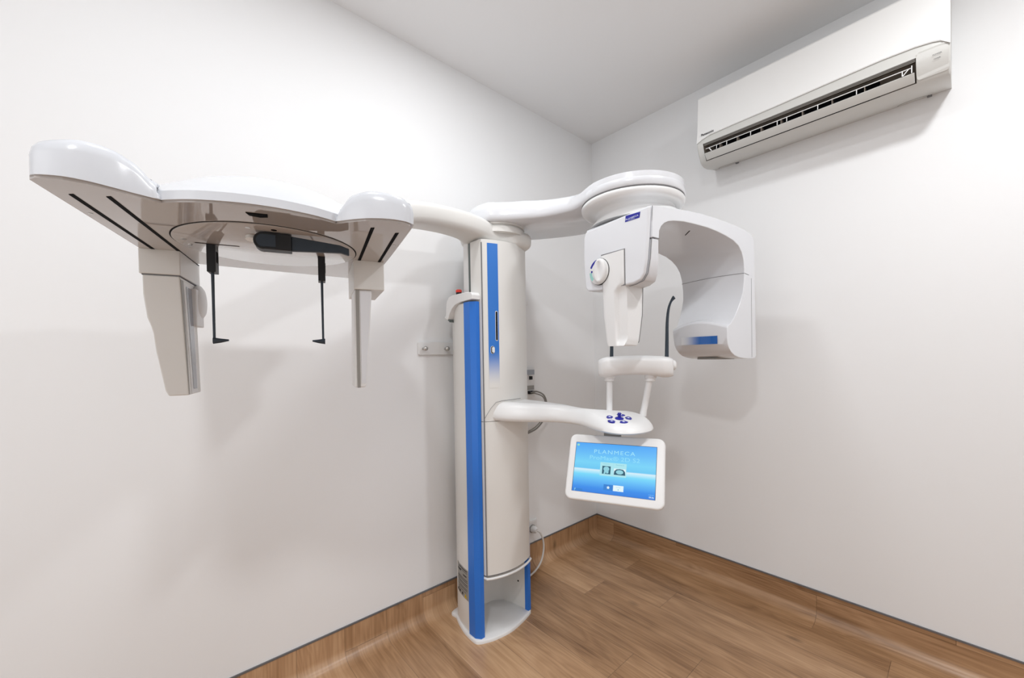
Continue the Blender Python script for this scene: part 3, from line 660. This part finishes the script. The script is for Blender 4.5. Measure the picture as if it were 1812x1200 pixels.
bm = bmesh.new(); kk = kc - EV * .010; R = []
for hh, kx in ((.004, 1.0), (.010, .98), (.0145, .88), (.0165, .6)):
    R.append([kk - EU * hh + EV * .030 * kx * math.cos(a) + V(0, 0, .0425 * (kx ** .5) * math.sin(a)) for a in [2 * PI * q / 40 for q in range(40)]])
R.append([kk - EU * .0135 + EV * .010 * math.cos(a) + V(0, 0, .030 * math.sin(a)) for a in [2 * PI * q / 40 for q in range(40)]])
loft(bm, R); part('knob_grip', bm, M['white2'], knob, ang=60)
# seams, slit, bottom recess and blue fade on the sensor block
bm = bmesh.new(); js = []
for j in range(NT + 1):
    t = j / NT; js.append(U(.5058 - .0004, farw(1.41) * t, 1.406 + .004 * math.sin(PI * t)))
tube(bm, js, .0008, 6); tube(bm, [U(.507, -.0004, 1.406), U(.535, -.0004, 1.402)], .0008, 6); tube(bm, [U(.552, -.0004, z) for z in (1.392, 1.30, 1.20, 1.112)], .0004, 6)
part('shell_seam', bm, M['seam'], carm)
bm = bmesh.new(); tube(bm, [U(.262, .048, 1.5278), U(.292, .083, 1.5276)], .0016, 6); part('laser_slit', bm, M['slot'], carm)
bm = bmesh.new()
def facep(v, z): # block face incl. bulge
    t = v / farw(z); return U(.3915 - .010 * math.sin(PI * t), v, z)
st = []; NS = 14
v0s, v1s = .030, .165
a = ring(bm, [facep(v0s + (v1s - v0s) * k / NS, 1.1595) - EU * .0012 for k in range(NS + 1)]); b = ring(bm, [facep(v0s + (v1s - v0s) * k / NS, 1.187) - EU * .0012 for k in range(NS + 1)]); bridge(bm, a, b, False)
M['bluefade2'] = fade('blue_band_print', 0, 1.0, .42, (0.84, 0.85, 0.87), (0.012, 0.12, 0.44), 0.22, 0.3)
o_ = UO + UV_ * v0s * 1.075 + UU * .39 * 1.075
part('blue_band', bm, M['bluefade2'], carm, uvf=lambda c: ((Vector((c.x, c.y)) - o_).dot(UV_) / ((v1s - v0s) * 1.075), c.z), label='printed blue band fading to the left')
bm = bmesh.new(); prism(bm, [(.450, .070), (.520, .045), (.54, .15), (.46, .15)], lambda p: U(p[0], p[1], 1.1055), lambda p: U(p[0], p[1], 1.1085 + .004)); part('bottom_recess', bm, M['greytrim'], carm)
# rotating bowl between support arm and c-arm
bm = bmesh.new(); R = []; n = 72
def hring(r, z, du=0, su=1, sv=1):
    out_ = []
    for k in range(n):
        a = 2 * PI * k / n; d = UU * math.cos(a) * r * su + UV_ * math.sin(a) * r * sv; out_.append(V(HC.x + d.x + UU.x * du, HC.y + d.y + UU.y * du, z))
    return out_
R = [hring(.150, 1.664), hring(HR - .003, 1.665), hring(HR, 1.661), hring(HR - .001, 1.652), hring(.171, 1.643), hring(.160, 1.640), hring(.150, 1.642, .004), hring(.140, 1.640, .012), hring(.134, 1.630, .022, 1.05, 1.02), hring(.134, 1.616, .036, 1.16, 1.12), hring(.140, 1.602, .050, 1.30, 1.24), hring(.150, 1.588, .062, 1.38, 1.26)]
loft(bm, R); part('rotating_hub', bm, M['white2'], ang=60, label='round white hub joining the overhead arm to the c-arm')

# ---- chin arm with joystick
lowp = [(-1.085, -.262), (-1.074, -.300), (-1.043, -.366), (-.988, -.424), (-.925, -.478), (-.893, -.530), (-.885, -.590), (-.905, -.660), (-.925, -.730), (-.923, -.772), (-.907, -.802), (-.880, -.823), (-.836, -.836), (-.790, -.834), (-.755, -.815), (-.732, -.782), (-.722, -.740), (-.730, -.700), (-.755, -.668), (-.782, -.632), (-.795, -.590), (-.800, -.54), (-.812, -.488), (-.832, -.41), (-.853, -.34), (-.873, -.270)]
def ct(y): 
    tab = [(-.84, .910), (-.70, .911), (-.62, .915), (-.56, .922), (-.49, .933), (-.36, .943), (-.25, .949)]
    for (a, x), (b, y2) in zip(tab, tab[1:]):
        if a <= y <= b: return x + (y2 - x) * (y - a) / (b - a)
    return .949 if y > -.25 else .91
def cbm(y): return .8735 - .013 * min(1, max(0, (-y - .3) / .4))
def tipz(x, y): return .911 + .2 * ((x + .80) * .66 + (y + .74) * .75)
def ctop(x, y):
    k = max(0, min(1, (-y - .54) / .12)); k = k * k * (3 - 2 * k); return ct(y) * (1 - k) + tipz(x, y) * k
lp = [(p.x, p.y) for p in cr([(*p, 0) for p in lowp], 3, False)]
bm = bmesh.new(); R = []
for d, k in ((.022, 0.0), (.006, .04), (.0, .22), (.003, .45), (.012, .74), (.022, .92), (.034, 1.0)):
    q = inset2(lp, d); R.append([V(*a, cbm(p[1]) + (ctop(*a) - cbm(p[1])) * k) for a, p in zip(q, lp)])
loft(bm, R); chin = part('chin_arm', bm, M['white2'], ang=60, label='curved white arm carrying chin rest, joystick and screen')
bm = bmesh.new(); tube(bm, [V(-1.108, -.298, .8735), V(-1.106, -.300, .886), V(-1.083, -.311, .925), V(-1.060, -.317, .948), V(-1.03, -.3205, .952), V(-.98, -.324, .953), V(-.93, -.318, .953)], .0009, 6); part('arm_seam', bm, M['seam'], carr)
JB = (-.850, -.741)
bm = bmesh.new(); revolve(bm, (*JB, tipz(*JB) - .001), (-.13, -.15, 1), [(.0150, 0), (.0150, .003), (.010, .0055), (.0056, .007), (.0052, .016), (.0068, .019), (.006, .0215)], 24); part('joystick', bm, M['navy'], chin, ang=50)
jc = Vector(JB)
for k, (x, y) in enumerate([(-.862, -.711), (-.891, -.739), (-.869, -.770), (-.826, -.761), (-.819, -.727)]):
    c = Vector((x, y)); c = jc + (c - jc) * 1.04; d = (c - jc).normalized(); e = Vector((-d.y, d.x)); bm = bmesh.new()
    pts = [(-.010, -.0075), (-.010, .0075), (.003, .0150), (.009, .009), (.011, 0), (.009, -.009), (.003, -.0150)]
    pw = [c + d * a + e * b for a, b in pts]
    loft(bm, [[V(p.x, p.y, tipz(p.x, p.y) - .002) for p in pw], [V(p.x, p.y, tipz(p.x, p.y) + .0022) for p in pw]]); bt = part('control_button', bm, M['navy'], chin, bevel=.0008)
    bm = bmesh.new(); cyl(bm, (c.x, c.y, tipz(c.x, c.y) + .0022), (-.13, -.15, 1), .0042, .0004, 12); part('button_symbol', bm, M['inkwhite'], bt)
# posts
for (x0, y0), (x1, y1) in (((-.793, -.660), (-.793, -.662)), ((-.737, -.765), (-.724, -.790))):
    bm = bmesh.new(); pts = []
    for k in range(9):
        t = k / 8; bow = .006 * math.sin(PI * t); pts.append(V(x0 + (x1 - x0) * t + bow * .3, y0 + (y1 - y0) * t, .905 + .152 * t))
    tube(bm, pts, [.0128] + [.0112] * 7 + [.0115], 20); po = part('support_post', bm, M['white2'], MC, ang=50)
    bm = bmesh.new(); revolve(bm, (x1, y1, 1.030), (0, 0, 1), [(.0155, 0), (.0185, .002), (.0185, .012), (.0215, .014), (.0215, .026)], 24); part('post_collar', bm, M['white2'], po, ang=40)
# chin rest body: bowed bar
rd = Vector((.4703, -.8825)); rn = Vector((-.8825, -.4703)); rc = Vector((-.749, -.742))
bm = bmesh.new(); R = []; ts = [-.128, -.124, -.115, -.10, -.075, -.05, -.02, .01, .04, .07, .095, .115, .127, .131]
for t in ts:
    e = min(1, (t + .134) / .03, (.137 - t) / .03); e = max(.2, e) ** .5
    bot = 1.044 + .010 * max(0, math.cos(t / .131 * PI / 2 * 1.05)) * 1.0 - (.003 if abs(t) > .08 else 0)
    top = 1.1185 + .006 * math.cos(t / .131 * PI / 2); dep = .052 * e + .01; bow = -.020 * (1 - (t / .131) ** 2)
    mid = (bot + top) / 2; hh = (top - bot) / 2 * (.55 + .45 * e); row = []
    for q in range(24):
        a = 2 * PI * q / 24; c_, s_ = math.cos(a), math.sin(a)
        x = math.copysign(abs(c_) ** .6, c_) * dep * (.9 + .1 * s_); z = math.copysign(abs(s_) ** .55, s_) * hh
        p = rc + rd * t + rn * (x - bow * 0 + .0)
        row.append(V(p.x, p.y, mid + z))
    R.append(row)
loft(bm, R); rest = part('chin_rest', bm, M['white2'], ang=60, label='wide white chin rest on two posts')
bm = bmesh.new(); p = rc + rd * .133; revolve(bm, (p.x, p.y, 1.088), (rd.x, rd.y, 0), [(.020, -.006), (.017, .004), (.009, .009)], 20); part('side_knob', bm, M['white2'], rest, ang=60)
for t, full in ((-.082, 0), (.110, 1)):
    p = rc + rd * t; bm = bmesh.new(); pts = [V(p.x, p.y, 1.118), V(p.x + .001, p.y - .001, 1.18), V(p.x + .002, p.y - .002, 1.24), V(p.x + .004, p.y - .006, 1.285), V(p.x + .008, p.y - .013, 1.312), V(p.x + .013, p.y - .021, 1.326), V(p.x + .0145, p.y - .024, 1.329)]
    tube(bm, cr(pts, 3), [.0068 - .0028 * k / 11 for k in range(12)] + [.004, .0045, .0055, .0065, .0070, .0062, .0035], 12); part('temple_support', bm, M['slate'], MC, ang=60)

# ---- touchscreen
mt = 1.077
MO = V(-2.04567 + mt * (-.984 + 2.04567), -1.53703 + mt * (-.660 + 1.53703), 1.12777 + mt * (.830 - 1.12777))
mx_ = V(.392, -.92, .013).normalized(); mz_ = mx_.cross(V(.408, .16, .899)).normalized(); my_ = mz_.cross(mx_).normalized()
def S(x, y, z=0): return MO + (mx_ * x + my_ * y + mz_ * z) * mt
def rrect(x0, y0, x1, y1, r, n=6):
    p = []
    for cx, cy, a0 in ((x1 - r, y1 - r, 0), (x0 + r, y1 - r, 90), (x0 + r, y0 + r, 180), (x1 - r, y0 + r, 270)):
        for k in range(n + 1): a = math.radians(a0 + 90 * k / n); p.append((cx + r * math.cos(a), cy + r * math.sin(a)))
    return p
bo = rrect(-.0240, -.1870, .2845, .0290, .022)
bm = bmesh.new(); loft(bm, [[S(*p, -.034) for p in inset2(bo, .010)], [S(*p, -.030) for p in inset2(bo, .003)], [S(*p, -.010) for p in bo], [S(*p, -.003) for p in bo], [S(*p, 0) for p in inset2(bo, .003)], [S(*p, .0002) for p in inset2(bo, .006)]])
scr = part('touchscreen', bm, M['white2'], ang=50, label='tilted white framed touchscreen hanging below the chin arm')
def screenmat():
    m = bpy.data.materials.new('screen_picture'); m.use_nodes = True; nt = m.node_tree; B = nt.nodes['Principled BSDF']; L = nt.links.new
    uv = nt.nodes.new('ShaderNodeUVMap'); uv.uv_map = 'UVMap'; s = nt.nodes.new('ShaderNodeSeparateXYZ'); L(uv.outputs[0], s.inputs[0])
    r = nt.nodes.new('ShaderNodeValToRGB'); L(s.outputs[1], r.inputs[0]); e = r.color_ramp.elements
    e[0].position = 0; e[0].color = (.035, .22, .78, 1); e[1].position = 1; e[1].color = (.085, .40, .96, 1)
    for p, c in ((.10, (.045, .28, .85)), (.25, (.13, .52, .97)), (.36, (.20, .72, 1.0)), (.415, (.48, .84, 1.0)), (.455, (.72, .90, .99)), (.475, (.16, .60, .93)), (.60, (.20, .68, .97)), (.80, (.14, .52, .97))):
        x = e.new(p); x.color = (*c, 1)
    L(r.outputs[0], B.inputs['Emission Color']); B.inputs['Emission Strength'].default_value = 0.93; B.inputs['Base Color'].default_value = (.01, .01, .012, 1); B.inputs['Roughness'].default_value = .2
    B.inputs['Specular IOR Level'].default_value = .2
    return m
M['screen'] = screenmat()
def em(name, c, s=.93):
    m = mat(name, (.01, .01, .01), .4, .2, emit=c, es=s); return m
M['s_text'] = em('screen_lettering', (.36, .80, 1.0)); M['s_text2'] = em('screen_lettering_thin', (.30, .76, 1.0)); M['s_tile'] = em('screen_tile', (.42, .80, .88)); M['s_dark'] = em('screen_dark', (.02, .10, .16)); M['s_mid'] = em('screen_mid', (.30, .66, .76)); M['s_white'] = em('screen_white', (.80, .95, 1.0)); M['s_btn'] = em('screen_button', (.03, .22, .66)); M['s_green'] = em('screen_icon', (.35, .75, .55)); M['s_grey'] = em('screen_small_print', (.10, .42, .55)); M['s_edge'] = mat('screen_edge', (.01, .015, .05), .4)
bm = bmesh.new(); ed = [(-.0015, -.1605), (.2585, -.1605), (.2610, .0012), (-.0012, .0012)]
loft(bm, [[S(*p, .0002) for p in ed], [S(*p, .0006) for p in ed]]); part('screen_border', bm, M['s_edge'], scr, smooth=False)
bm = bmesh.new(); dp = [(0, -.1600), (.2572, -.1600), (.2598, 0), (0, 0)]; rr = ring(bm, [S(*p, .0008) for p in dp]); cap(bm, rr)
disp = part('display', bm, M['screen'], scr, smooth=False, uvf=lambda c: ((c - MO).dot(mx_) / mt / .26, ((c - MO).dot(my_) / mt + .16) / .16), label='glowing blue start page of the touchscreen')
def sp(name, pts, m, z): bm = bmesh.new(); cap(bm, ring(bm, [S(*p, z) for p in pts])); return part(name, bm, M[m], scr, smooth=False)
def srect(name, x0, y0, x1, y1, m, z=.0011): return sp(name, [(x0, y0), (x1, y0), (x1, y1), (x0, y1)], m, z)
text('screen_title', 'PLANMECA', S(.0630, -.0330, .0010), mx_, my_, .0125 * mt, .132 * mt, M['s_text'], scr, spacing=1.2)
text('screen_subtitle', 'ProMax\u00ae 2D S2', S(.0500, -.0535, .0010), mx_, my_, .0135 * mt, .160 * mt, M['s_text2'], scr)
srect('image_tile', .0862, -.1033, .1278, -.0605, 's_tile'); srect('image_tile', .1282, -.1033, .1702, -.0605, 's_tile')
text('tile_caption', 'Cephalometry', S(.0955, -.0672, .0013), mx_, my_, .0026 * mt, .022 * mt, M['s_grey'], scr); text('tile_caption', 'Panoramic', S(.1370, -.0672, .0013), mx_, my_, .0026 * mt, .026 * mt, M['s_grey'], scr)
srect('skull_picture', .0935, -.0975, .1205, -.0722, 's_dark', .0013)
sp('skull_shape', [(.0985 + .0085 + .0095 * math.cos(a), -.0815 + .0080 * math.sin(a)) for a in [2 * PI * k / 20 for k in range(20)]], 's_mid', .0015)
sp('jaw_shape', [(.1005, -.0870), (.1150, -.0880), (.1140, -.0945), (.1080, -.0960), (.1060, -.0905), (.1040, -.0970), (.0985, -.0970)], 's_mid', .0015)
srect('panorama_picture', .1310, -.0975, .1678, -.0775, 's_white', .0013)
sp('panorama_shade', [(.1312, -.0973), (.1676, -.0973), (.1660, -.0860), (.1600, -.0795), (.1495, -.0780), (.1390, -.0795), (.1325, -.0860)], 's_dark', .0014)
sp('dental_arch', [(.1494 + .0115 * math.cos(a), -.0880 + .0068 * math.sin(a)) for a in [2 * PI * k / 20 for k in range(20)]], 's_mid', .0015)
srect('home_tab', .1018, -.1475, .1315, -.1298, 's_btn'); srect('menu_tab', .1318, -.1475, .1640, -.1298, 's_white')
sp('home_icon', [(.1165 + (.0055 if k % 2 == 0 else .0030) * math.cos(PI / 2 + PI * k / 5), -.1390 + (.0055 if k % 2 == 0 else .0030) * math.sin(PI / 2 + PI * k / 5)) for k in range(10)], 's_white', .0014)
text('tab_caption', 'Settings', S(.1415, -.1370, .0014), mx_, my_, .0024 * mt, .013 * mt, M['s_grey'], scr); sp('tab_icon', [(.148 + .0016 * math.cos(a), -.1425 + .0016 * math.sin(a)) for a in [2 * PI * k / 10 for k in range(10)]], 's_grey', .0014)
sp('corner_icon', rrect(.0030, -.0115, .0115, -.0050, .002, 3), 's_green', .0014)
srect('corner_tab', .0055, -.1585, .034, -.1515, 's_btn', .0010)
text('corner_symbol', '?', S(.0072, -.1590, .0014), mx_, my_, .0080 * mt, .0045 * mt, M['s_text'], scr)
text('clock_reading', '09:36', S(.2400, -.1565, .0014), mx_, my_, .0050 * mt, .0140 * mt, M['s_white'], scr, bold=.01); text('date_reading', '14.08.2017', S(.2385, -.1480, .0014), mx_, my_, .0020 * mt, .0160 * mt, M['s_text'], scr)
# bracket between chin arm and screen
bm = bmesh.new(); prism(bm, rrect(.080, .0, .150, .028, .006), lambda p: S(p[0], p[1] - .03, -.020), lambda p: S(p[0], p[1] - .030, -.050))
obox(bm, S(.115, .0, -.035), mx_, V(0, 0, 1), mz_, (-.030, -.015, -.012), (.030, .052, .010)); part('screen_bracket', bm, M['greytrim'], scr, bevel=.003)

# ================================================================== AIR CONDITIONER
AC = empty('air_conditioner', (0, -1.12, 2.0), 'white wall mounted split air conditioner with open louvre high on the right wall', 'air conditioner')
YL, YR = -.738, -1.512; OL, OR_ = -.765, -1.437
# body profile (depth from wall, z)
bp_ = [(0.0, 2.300), (-.165, 2.292), (-.180, 2.284), (-.186, 2.20), (-.192, 2.120), (-.1985, 2.090), (-.2015, 2.070)]
op_ = [(-.196, 2.052), (-.188, 2.034), (-.176, 2.016), (-.168, 2.003)]
bt_ = [(-.155, 1.996), (-.130, 1.992), (-.095, 1.996), (-.050, 2.008), (0.0, 2.021)]
P_ = bp_ + op_ + bt_; nT = len(bp_) - 1; nB = len(bp_) + len(op_) - 1
ys_ = [YL, YL - .004, OL] + [OL + (OR_ - OL) * k / 8 for k in range(1, 8)] + [OR_, YR + .004, YR]
bm = bmesh.new(); G = []
for q, y in enumerate(ys_):
    k = .985 if q in (0, len(ys_) - 1) else 1.0
    G.append([bm.verts.new(V(x * k, y, 2.15 + (z - 2.15) * (k if x < -.01 else 1))) for x, z in P_])
for a in range(len(ys_) - 1):
    for i in range(len(P_) - 1):
        if OR_ - 1e-6 <= ys_[a + 1] and ys_[a] <= OL + 1e-6 and nT <= i < nB: continue
        bm.faces.new((G[a][i], G[a + 1][i], G[a + 1][i + 1], G[a][i + 1]))
cap(bm, G[0]); cap(bm, G[-1]); bmesh.ops.contextual_create
for a in range(len(ys_) - 1): bm.faces.new((G[a][-1], G[a + 1][-1], G[a + 1][0], G[a][0]))
body = finish('body', bm, M['acg'], AC, ang=35, recalc=True)
# cavity
bm = bmesh.new(); cv_ = [(-.2010, 2.070), (-.14, 2.085), (-.10, 2.06), (-.09, 2.03), (-.11, 2.012), (-.167, 2.003)]
A_ = ring(bm, [V(x, OL, z) for x, z in cv_]); B_ = ring(bm, [V(x, OR_, z) for x, z in cv_]); bridge(bm, A_, B_, False); cap(bm, A_); cap(bm, B_)
finish('air_duct', bm, M['acin'], body, smooth=False)
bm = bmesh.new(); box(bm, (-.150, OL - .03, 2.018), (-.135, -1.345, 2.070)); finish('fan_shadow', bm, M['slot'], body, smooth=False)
# front panel with arched lower edge
def arcz(y):
    t = (y - YL) / (YR - YL); tab = [(0, 2.078), (.02, 2.086), (.07, 2.098), (.2, 2.101), (.4, 2.103), (.6, 2.107), (.8, 2.110), (.9, 2.106), (.96, 2.098), (.985, 2.088), (1, 2.072)]
    for (a, x), (b, y2) in zip(tab, tab[1:]):
        if a <= t <= b: return x + (y2 - x) * (t - a) / (b - a)
    return tab[-1][1]
def acfront(z):
    if z > 2.20: return -.186 + (z - 2.20) / .084 * .006
    if z > 2.12: return -.192 + (z - 2.12) / .08 * .006
    return -.1985 + (z - 2.09) / .03 * .0065
bm = bmesh.new(); rows = []
NY = 40
for k in range(NY + 1):
    y = YL + (YR - YL) * k / NY; za = arcz(y); row = []
    for j in range(9):
        z = za + (2.286 - za) * j / 8; row.append(V(acfront(z) - .0045, y, z))
    row.append(V(acfront(2.286) + .002, y, 2.294)); row.append(V(acfront(2.286) + .03, y, 2.300)); row.append(V(-.145, y, 2.298)); row.append(V(acfront(za) + .001, y, za + .001))
    rows.append(row)
loft(bm, rows); fp = finish('front_panel', bm, M['acw'], AC, ang=35, label='white front cover with an arched lower edge')
text('brand_lettering', 'Panasonic', V(acfront(2.106) - .0062, -.757, 2.1065), V(0, -1, 0), V(.03, 0, 1).normalized(), .0105, .054, M['ink'], fp, bold=.035, spacing=1.1)
# lip strip below arc (second step line)
bm = bmesh.new(); tube(bm, [V(acfront(arcz(YL + (YR - YL) * k / 40)) - .0045, YL + (YR - YL) * k / 40, arcz(YL + (YR - YL) * k / 40) + .0022) for k in range(1, 40)], .0006, 6); finish('panel_line', bm, M['acg'], fp)
# flap, wire frame and grille lines
flap = [(-.1955, 2.027), (-.192, 2.030), (-.176, 2.014), (-.170, 2.006), (-.173, 2.004), (-.183, 2.012)]
bm = bmesh.new(); prism(bm, flap, lambda p: V(p[0], OL - .004, p[1]), lambda p: V(p[0], OR_ + .004, p[1])); finish('louvre_flap', bm, M['acg'], AC, bevel=.0008, label='pale swing flap across the air outlet')
bm = bmesh.new(); tube(bm, [V(-.1935, OL - .008, 2.0470), V(-.1935, OR_ + .012, 2.0470)], .0016, 6)
for y in (-.820, -.862, -.955, -1.050, -1.082, -1.180, -1.290): tube(bm, [V(-.1935, y, 2.0470), V(-.196, y, 2.029)], .0014, 6)
tube(bm, [V(-.1935, -1.405, 2.0470), V(-.197, -1.405, 2.029)], .0014, 6); tube(bm, [V(-.1935, -1.42, 2.0470), V(-.197, -1.406, 2.029)], .0014, 6); tube(bm, [V(-.1935, OL - .022, 2.0470), V(-.196, OL - .034, 2.029)], .0022, 6)
tube(bm, [V(-.1935, OR_ + .010, 2.054), V(-.197, OR_ + .010, 2.029)], .0014, 6)
finish('vane_frame', bm, M['acw'], AC)
bm = bmesh.new()
for z, x in ((2.0685, -.2000), (2.0650, -.1985), (2.0615, -.1970)): tube(bm, [V(x, OL - .004, z), V(x, OR_ + .002, z)], .0010, 6)
finish('outlet_rib', bm, M['greytrim'], body)
for y in (-.83, -.90, -.99, -1.06, -1.13, -1.22, -1.31):
    bm = bmesh.new(); box(bm, (-.185, y - .001, 2.022), (-.155, y + .001, 2.055)); finish('guide_vane', bm, M['acin'], body, smooth=False)
# right end cover with indicator lettering
bm = bmesh.new(); rr_ = rrect(0, 0, 1, 1, .10, 5); R = []
def ep(u, v, off): # quad on the front skin at the right end
    y = OR_ - .001 + (YR + .003 - OR_) * u; z = 2.008 + (2.084 - 2.008) * v
    for (xa, za), (xb, zb) in zip(P_, P_[1:]):
        if zb <= z <= za and xa < -.15: x = xa + (xb - xa) * (z - za) / (zb - za); break
    return V(x - off, y, z)
R = [[ep(*p, .0) for p in rr_], [ep(*p, .0022) for p in rr_]]
loft(bm, R); ec = finish('indicator_cover', bm, M['acg'], AC, ang=40, smooth=False)
text('indicator_lettering', 'POWER', ep(.50, .62, .0030), V(0, -1, 0), V(-.35, 0, 1).normalized(), .0038, .020, M['ink'], ec); text('indicator_lettering', 'TIMER', ep(.52, .47, .0032), V(0, -1, 0), V(-.35, 0, 1).normalized(), .0034, .016, M['ink'], ec)
for yc in (-1.42, -.80):
    bm = bmesh.new(); pts = [V(-.012 - .030 * math.sin(a), yc + .040 * math.cos(a), 2.0178 - .030 * math.sin(a) * .26) for a in [PI * k / 12 for k in range(13)]]
    tube(bm, pts, .0007, 5); box(bm, (-.016, yc - .046, 2.014), (-.006, yc - .034, 2.0195)); finish('clip_cover', bm, M['seam'], body)

# ================================================================== WALL ITEMS
HK = empty('coat_hook_rail', (-1.15, 0, 1.168), 'short white wall rail with two metal knobs left of the column', 'hook rail')
bm = bmesh.new(); rr_ = rrect(-1.2305, 1.141, -1.052, 1.1965, .006, 4)
prism(bm, rr_, lambda p: V(p[0], -.0005, p[1]), lambda p: V(p[0], -.012, p[1])); finish('rail', bm, M['white2'], HK, bevel=.002)
for x in (-1.211, -1.1025):
    bm = bmesh.new(); revolve(bm, (x, -.0122, 1.168), (0, -1, 0), [(.005, 0), (.0045, .014), (.0085, .017), (.0105, .023), (.0085, .029), (.003, .031)], 24); finish('knob', bm, M['steel'], HK, ang=60)
def plate(name, x0, x1, z0, z1, label, cat, d=.010):
    e = empty(name, ((x0 + x1) / 2, 0, (z0 + z1) / 2), label, cat)
    bm = bmesh.new(); prism(bm, rrect(x0, z0, x1, z1, .004, 4), lambda p: V(p[0], -.0005, p[1]), lambda p: V(p[0], -d, p[1])); finish('faceplate', bm, M['white2'], e, bevel=.002)
    return e
D1 = plate('data_outlet', -.640, -.546, .908, 1.067, 'tall white data outlet plate behind the column at chin arm height', 'outlet', .014)
bm = bmesh.new(); box(bm, (-.632, -.022, 1.030), (-.556, -.0142, 1.056)); finish('breaker_cover', bm, M['greyglass'], D1, smooth=False, label='translucent grey breaker window')
bm = bmesh.new(); box(bm, (-.588, -.026, 1.004), (-.574, -.0142, 1.022)); finish('switch_toggle', bm, M['ink'], D1, smooth=False)
bm = bmesh.new(); box(bm, (-.632, -.018, .950), (-.556, -.0142, .972)); finish('port_label', bm, M['labelgrey'], D1, smooth=False)
bm = bmesh.new(); box(bm, (-.600, -.028, .928), (-.566, -.0142, .944)); finish('port_block', bm, M['ink'], D1, smooth=False)
def cord(name, pts, r, m, label, cat):
    bm = bmesh.new(); tube(bm, cr(pts, 8), r, 10); o = finish(name, bm, m, None, ang=60)
    o['label'] = label; o['category'] = cat; return o
g1 = cord('network_cable', [(-.580, -.0285, .938), (-.560, -.045, .940), (-.520, -.055, .918), (-.500, -.055, .87), (-.510, -.050, .80), (-.560, -.040, .745), (-.64, -.030, .72)], .0042, M['greycord'], 'thick grey cable curving down from the data outlet', 'cable')
g2 = cord('network_cable', [(-.592, -.0285, .936), (-.575, -.050, .931), (-.535, -.062, .912), (-.515, -.062, .87), (-.524, -.058, .81), (-.575, -.048, .757), (-.65, -.040, .73)], .0036, M['greycord'], 'thinner grey cable hanging inside the curve of the other', 'cable')
bm = bmesh.new(); prism(bm, rrect(-.612, 1.395, -.590, 1.417, .006, 4), lambda p: V(p[0], -.0005, p[1]), lambda p: V(p[0], -.018, p[1]))
o = finish('wall_bumper', bm, M['white2'], None, bevel=.003); o['label'] = 'tiny white wall fixing peeking out right of the column'; o['category'] = 'wall fixing'
D2 = plate('power_outlet', -.650, -.540, .178, .250, 'low white power outlet behind the column near the skirting', 'outlet', .008)
bm = bmesh.new(); box(bm, (-.648, -.012, .232), (-.542, -.0082, .247)); finish('outlet_ridge', bm, M['white2'], D2, bevel=.002)
bm = bmesh.new(); revolve(bm, (-.578, -.0083, .203), (0, -1, 0), [(.0215, 0), (.0215, .004), (.019, .005)], 28); finish('socket', bm, M['greytrim'], D2, ang=40, label='round socket well with a dark rim')
bm = bmesh.new(); tube(bm, cr([(-.574, -.040, .200), (-.560, -.050, .190), (-.545, -.056, .150), (-.545, -.060, .100), (-.575, -.070, .050), (-.63, -.080, .022), (-.70, -.085, .012), (-.80, -.085, .010), (-.90, -.070, .020)], 8), .0048, 10); pc = part('power_cord', bm, M['cord'], MC, ang=60, label='white cord looping from the low power outlet to the machine foot')
bm = bmesh.new(); revolve(bm, (-.578, -.0135, .203), (0, -1, 0), [(.0180, 0), (.0185, .012), (.015, .024), (.010, .030)], 24); part('plug', bm, M['white2'], pc, ang=50)

for o in bpy.data.objects:
    if '_w' in o: del o['_w']
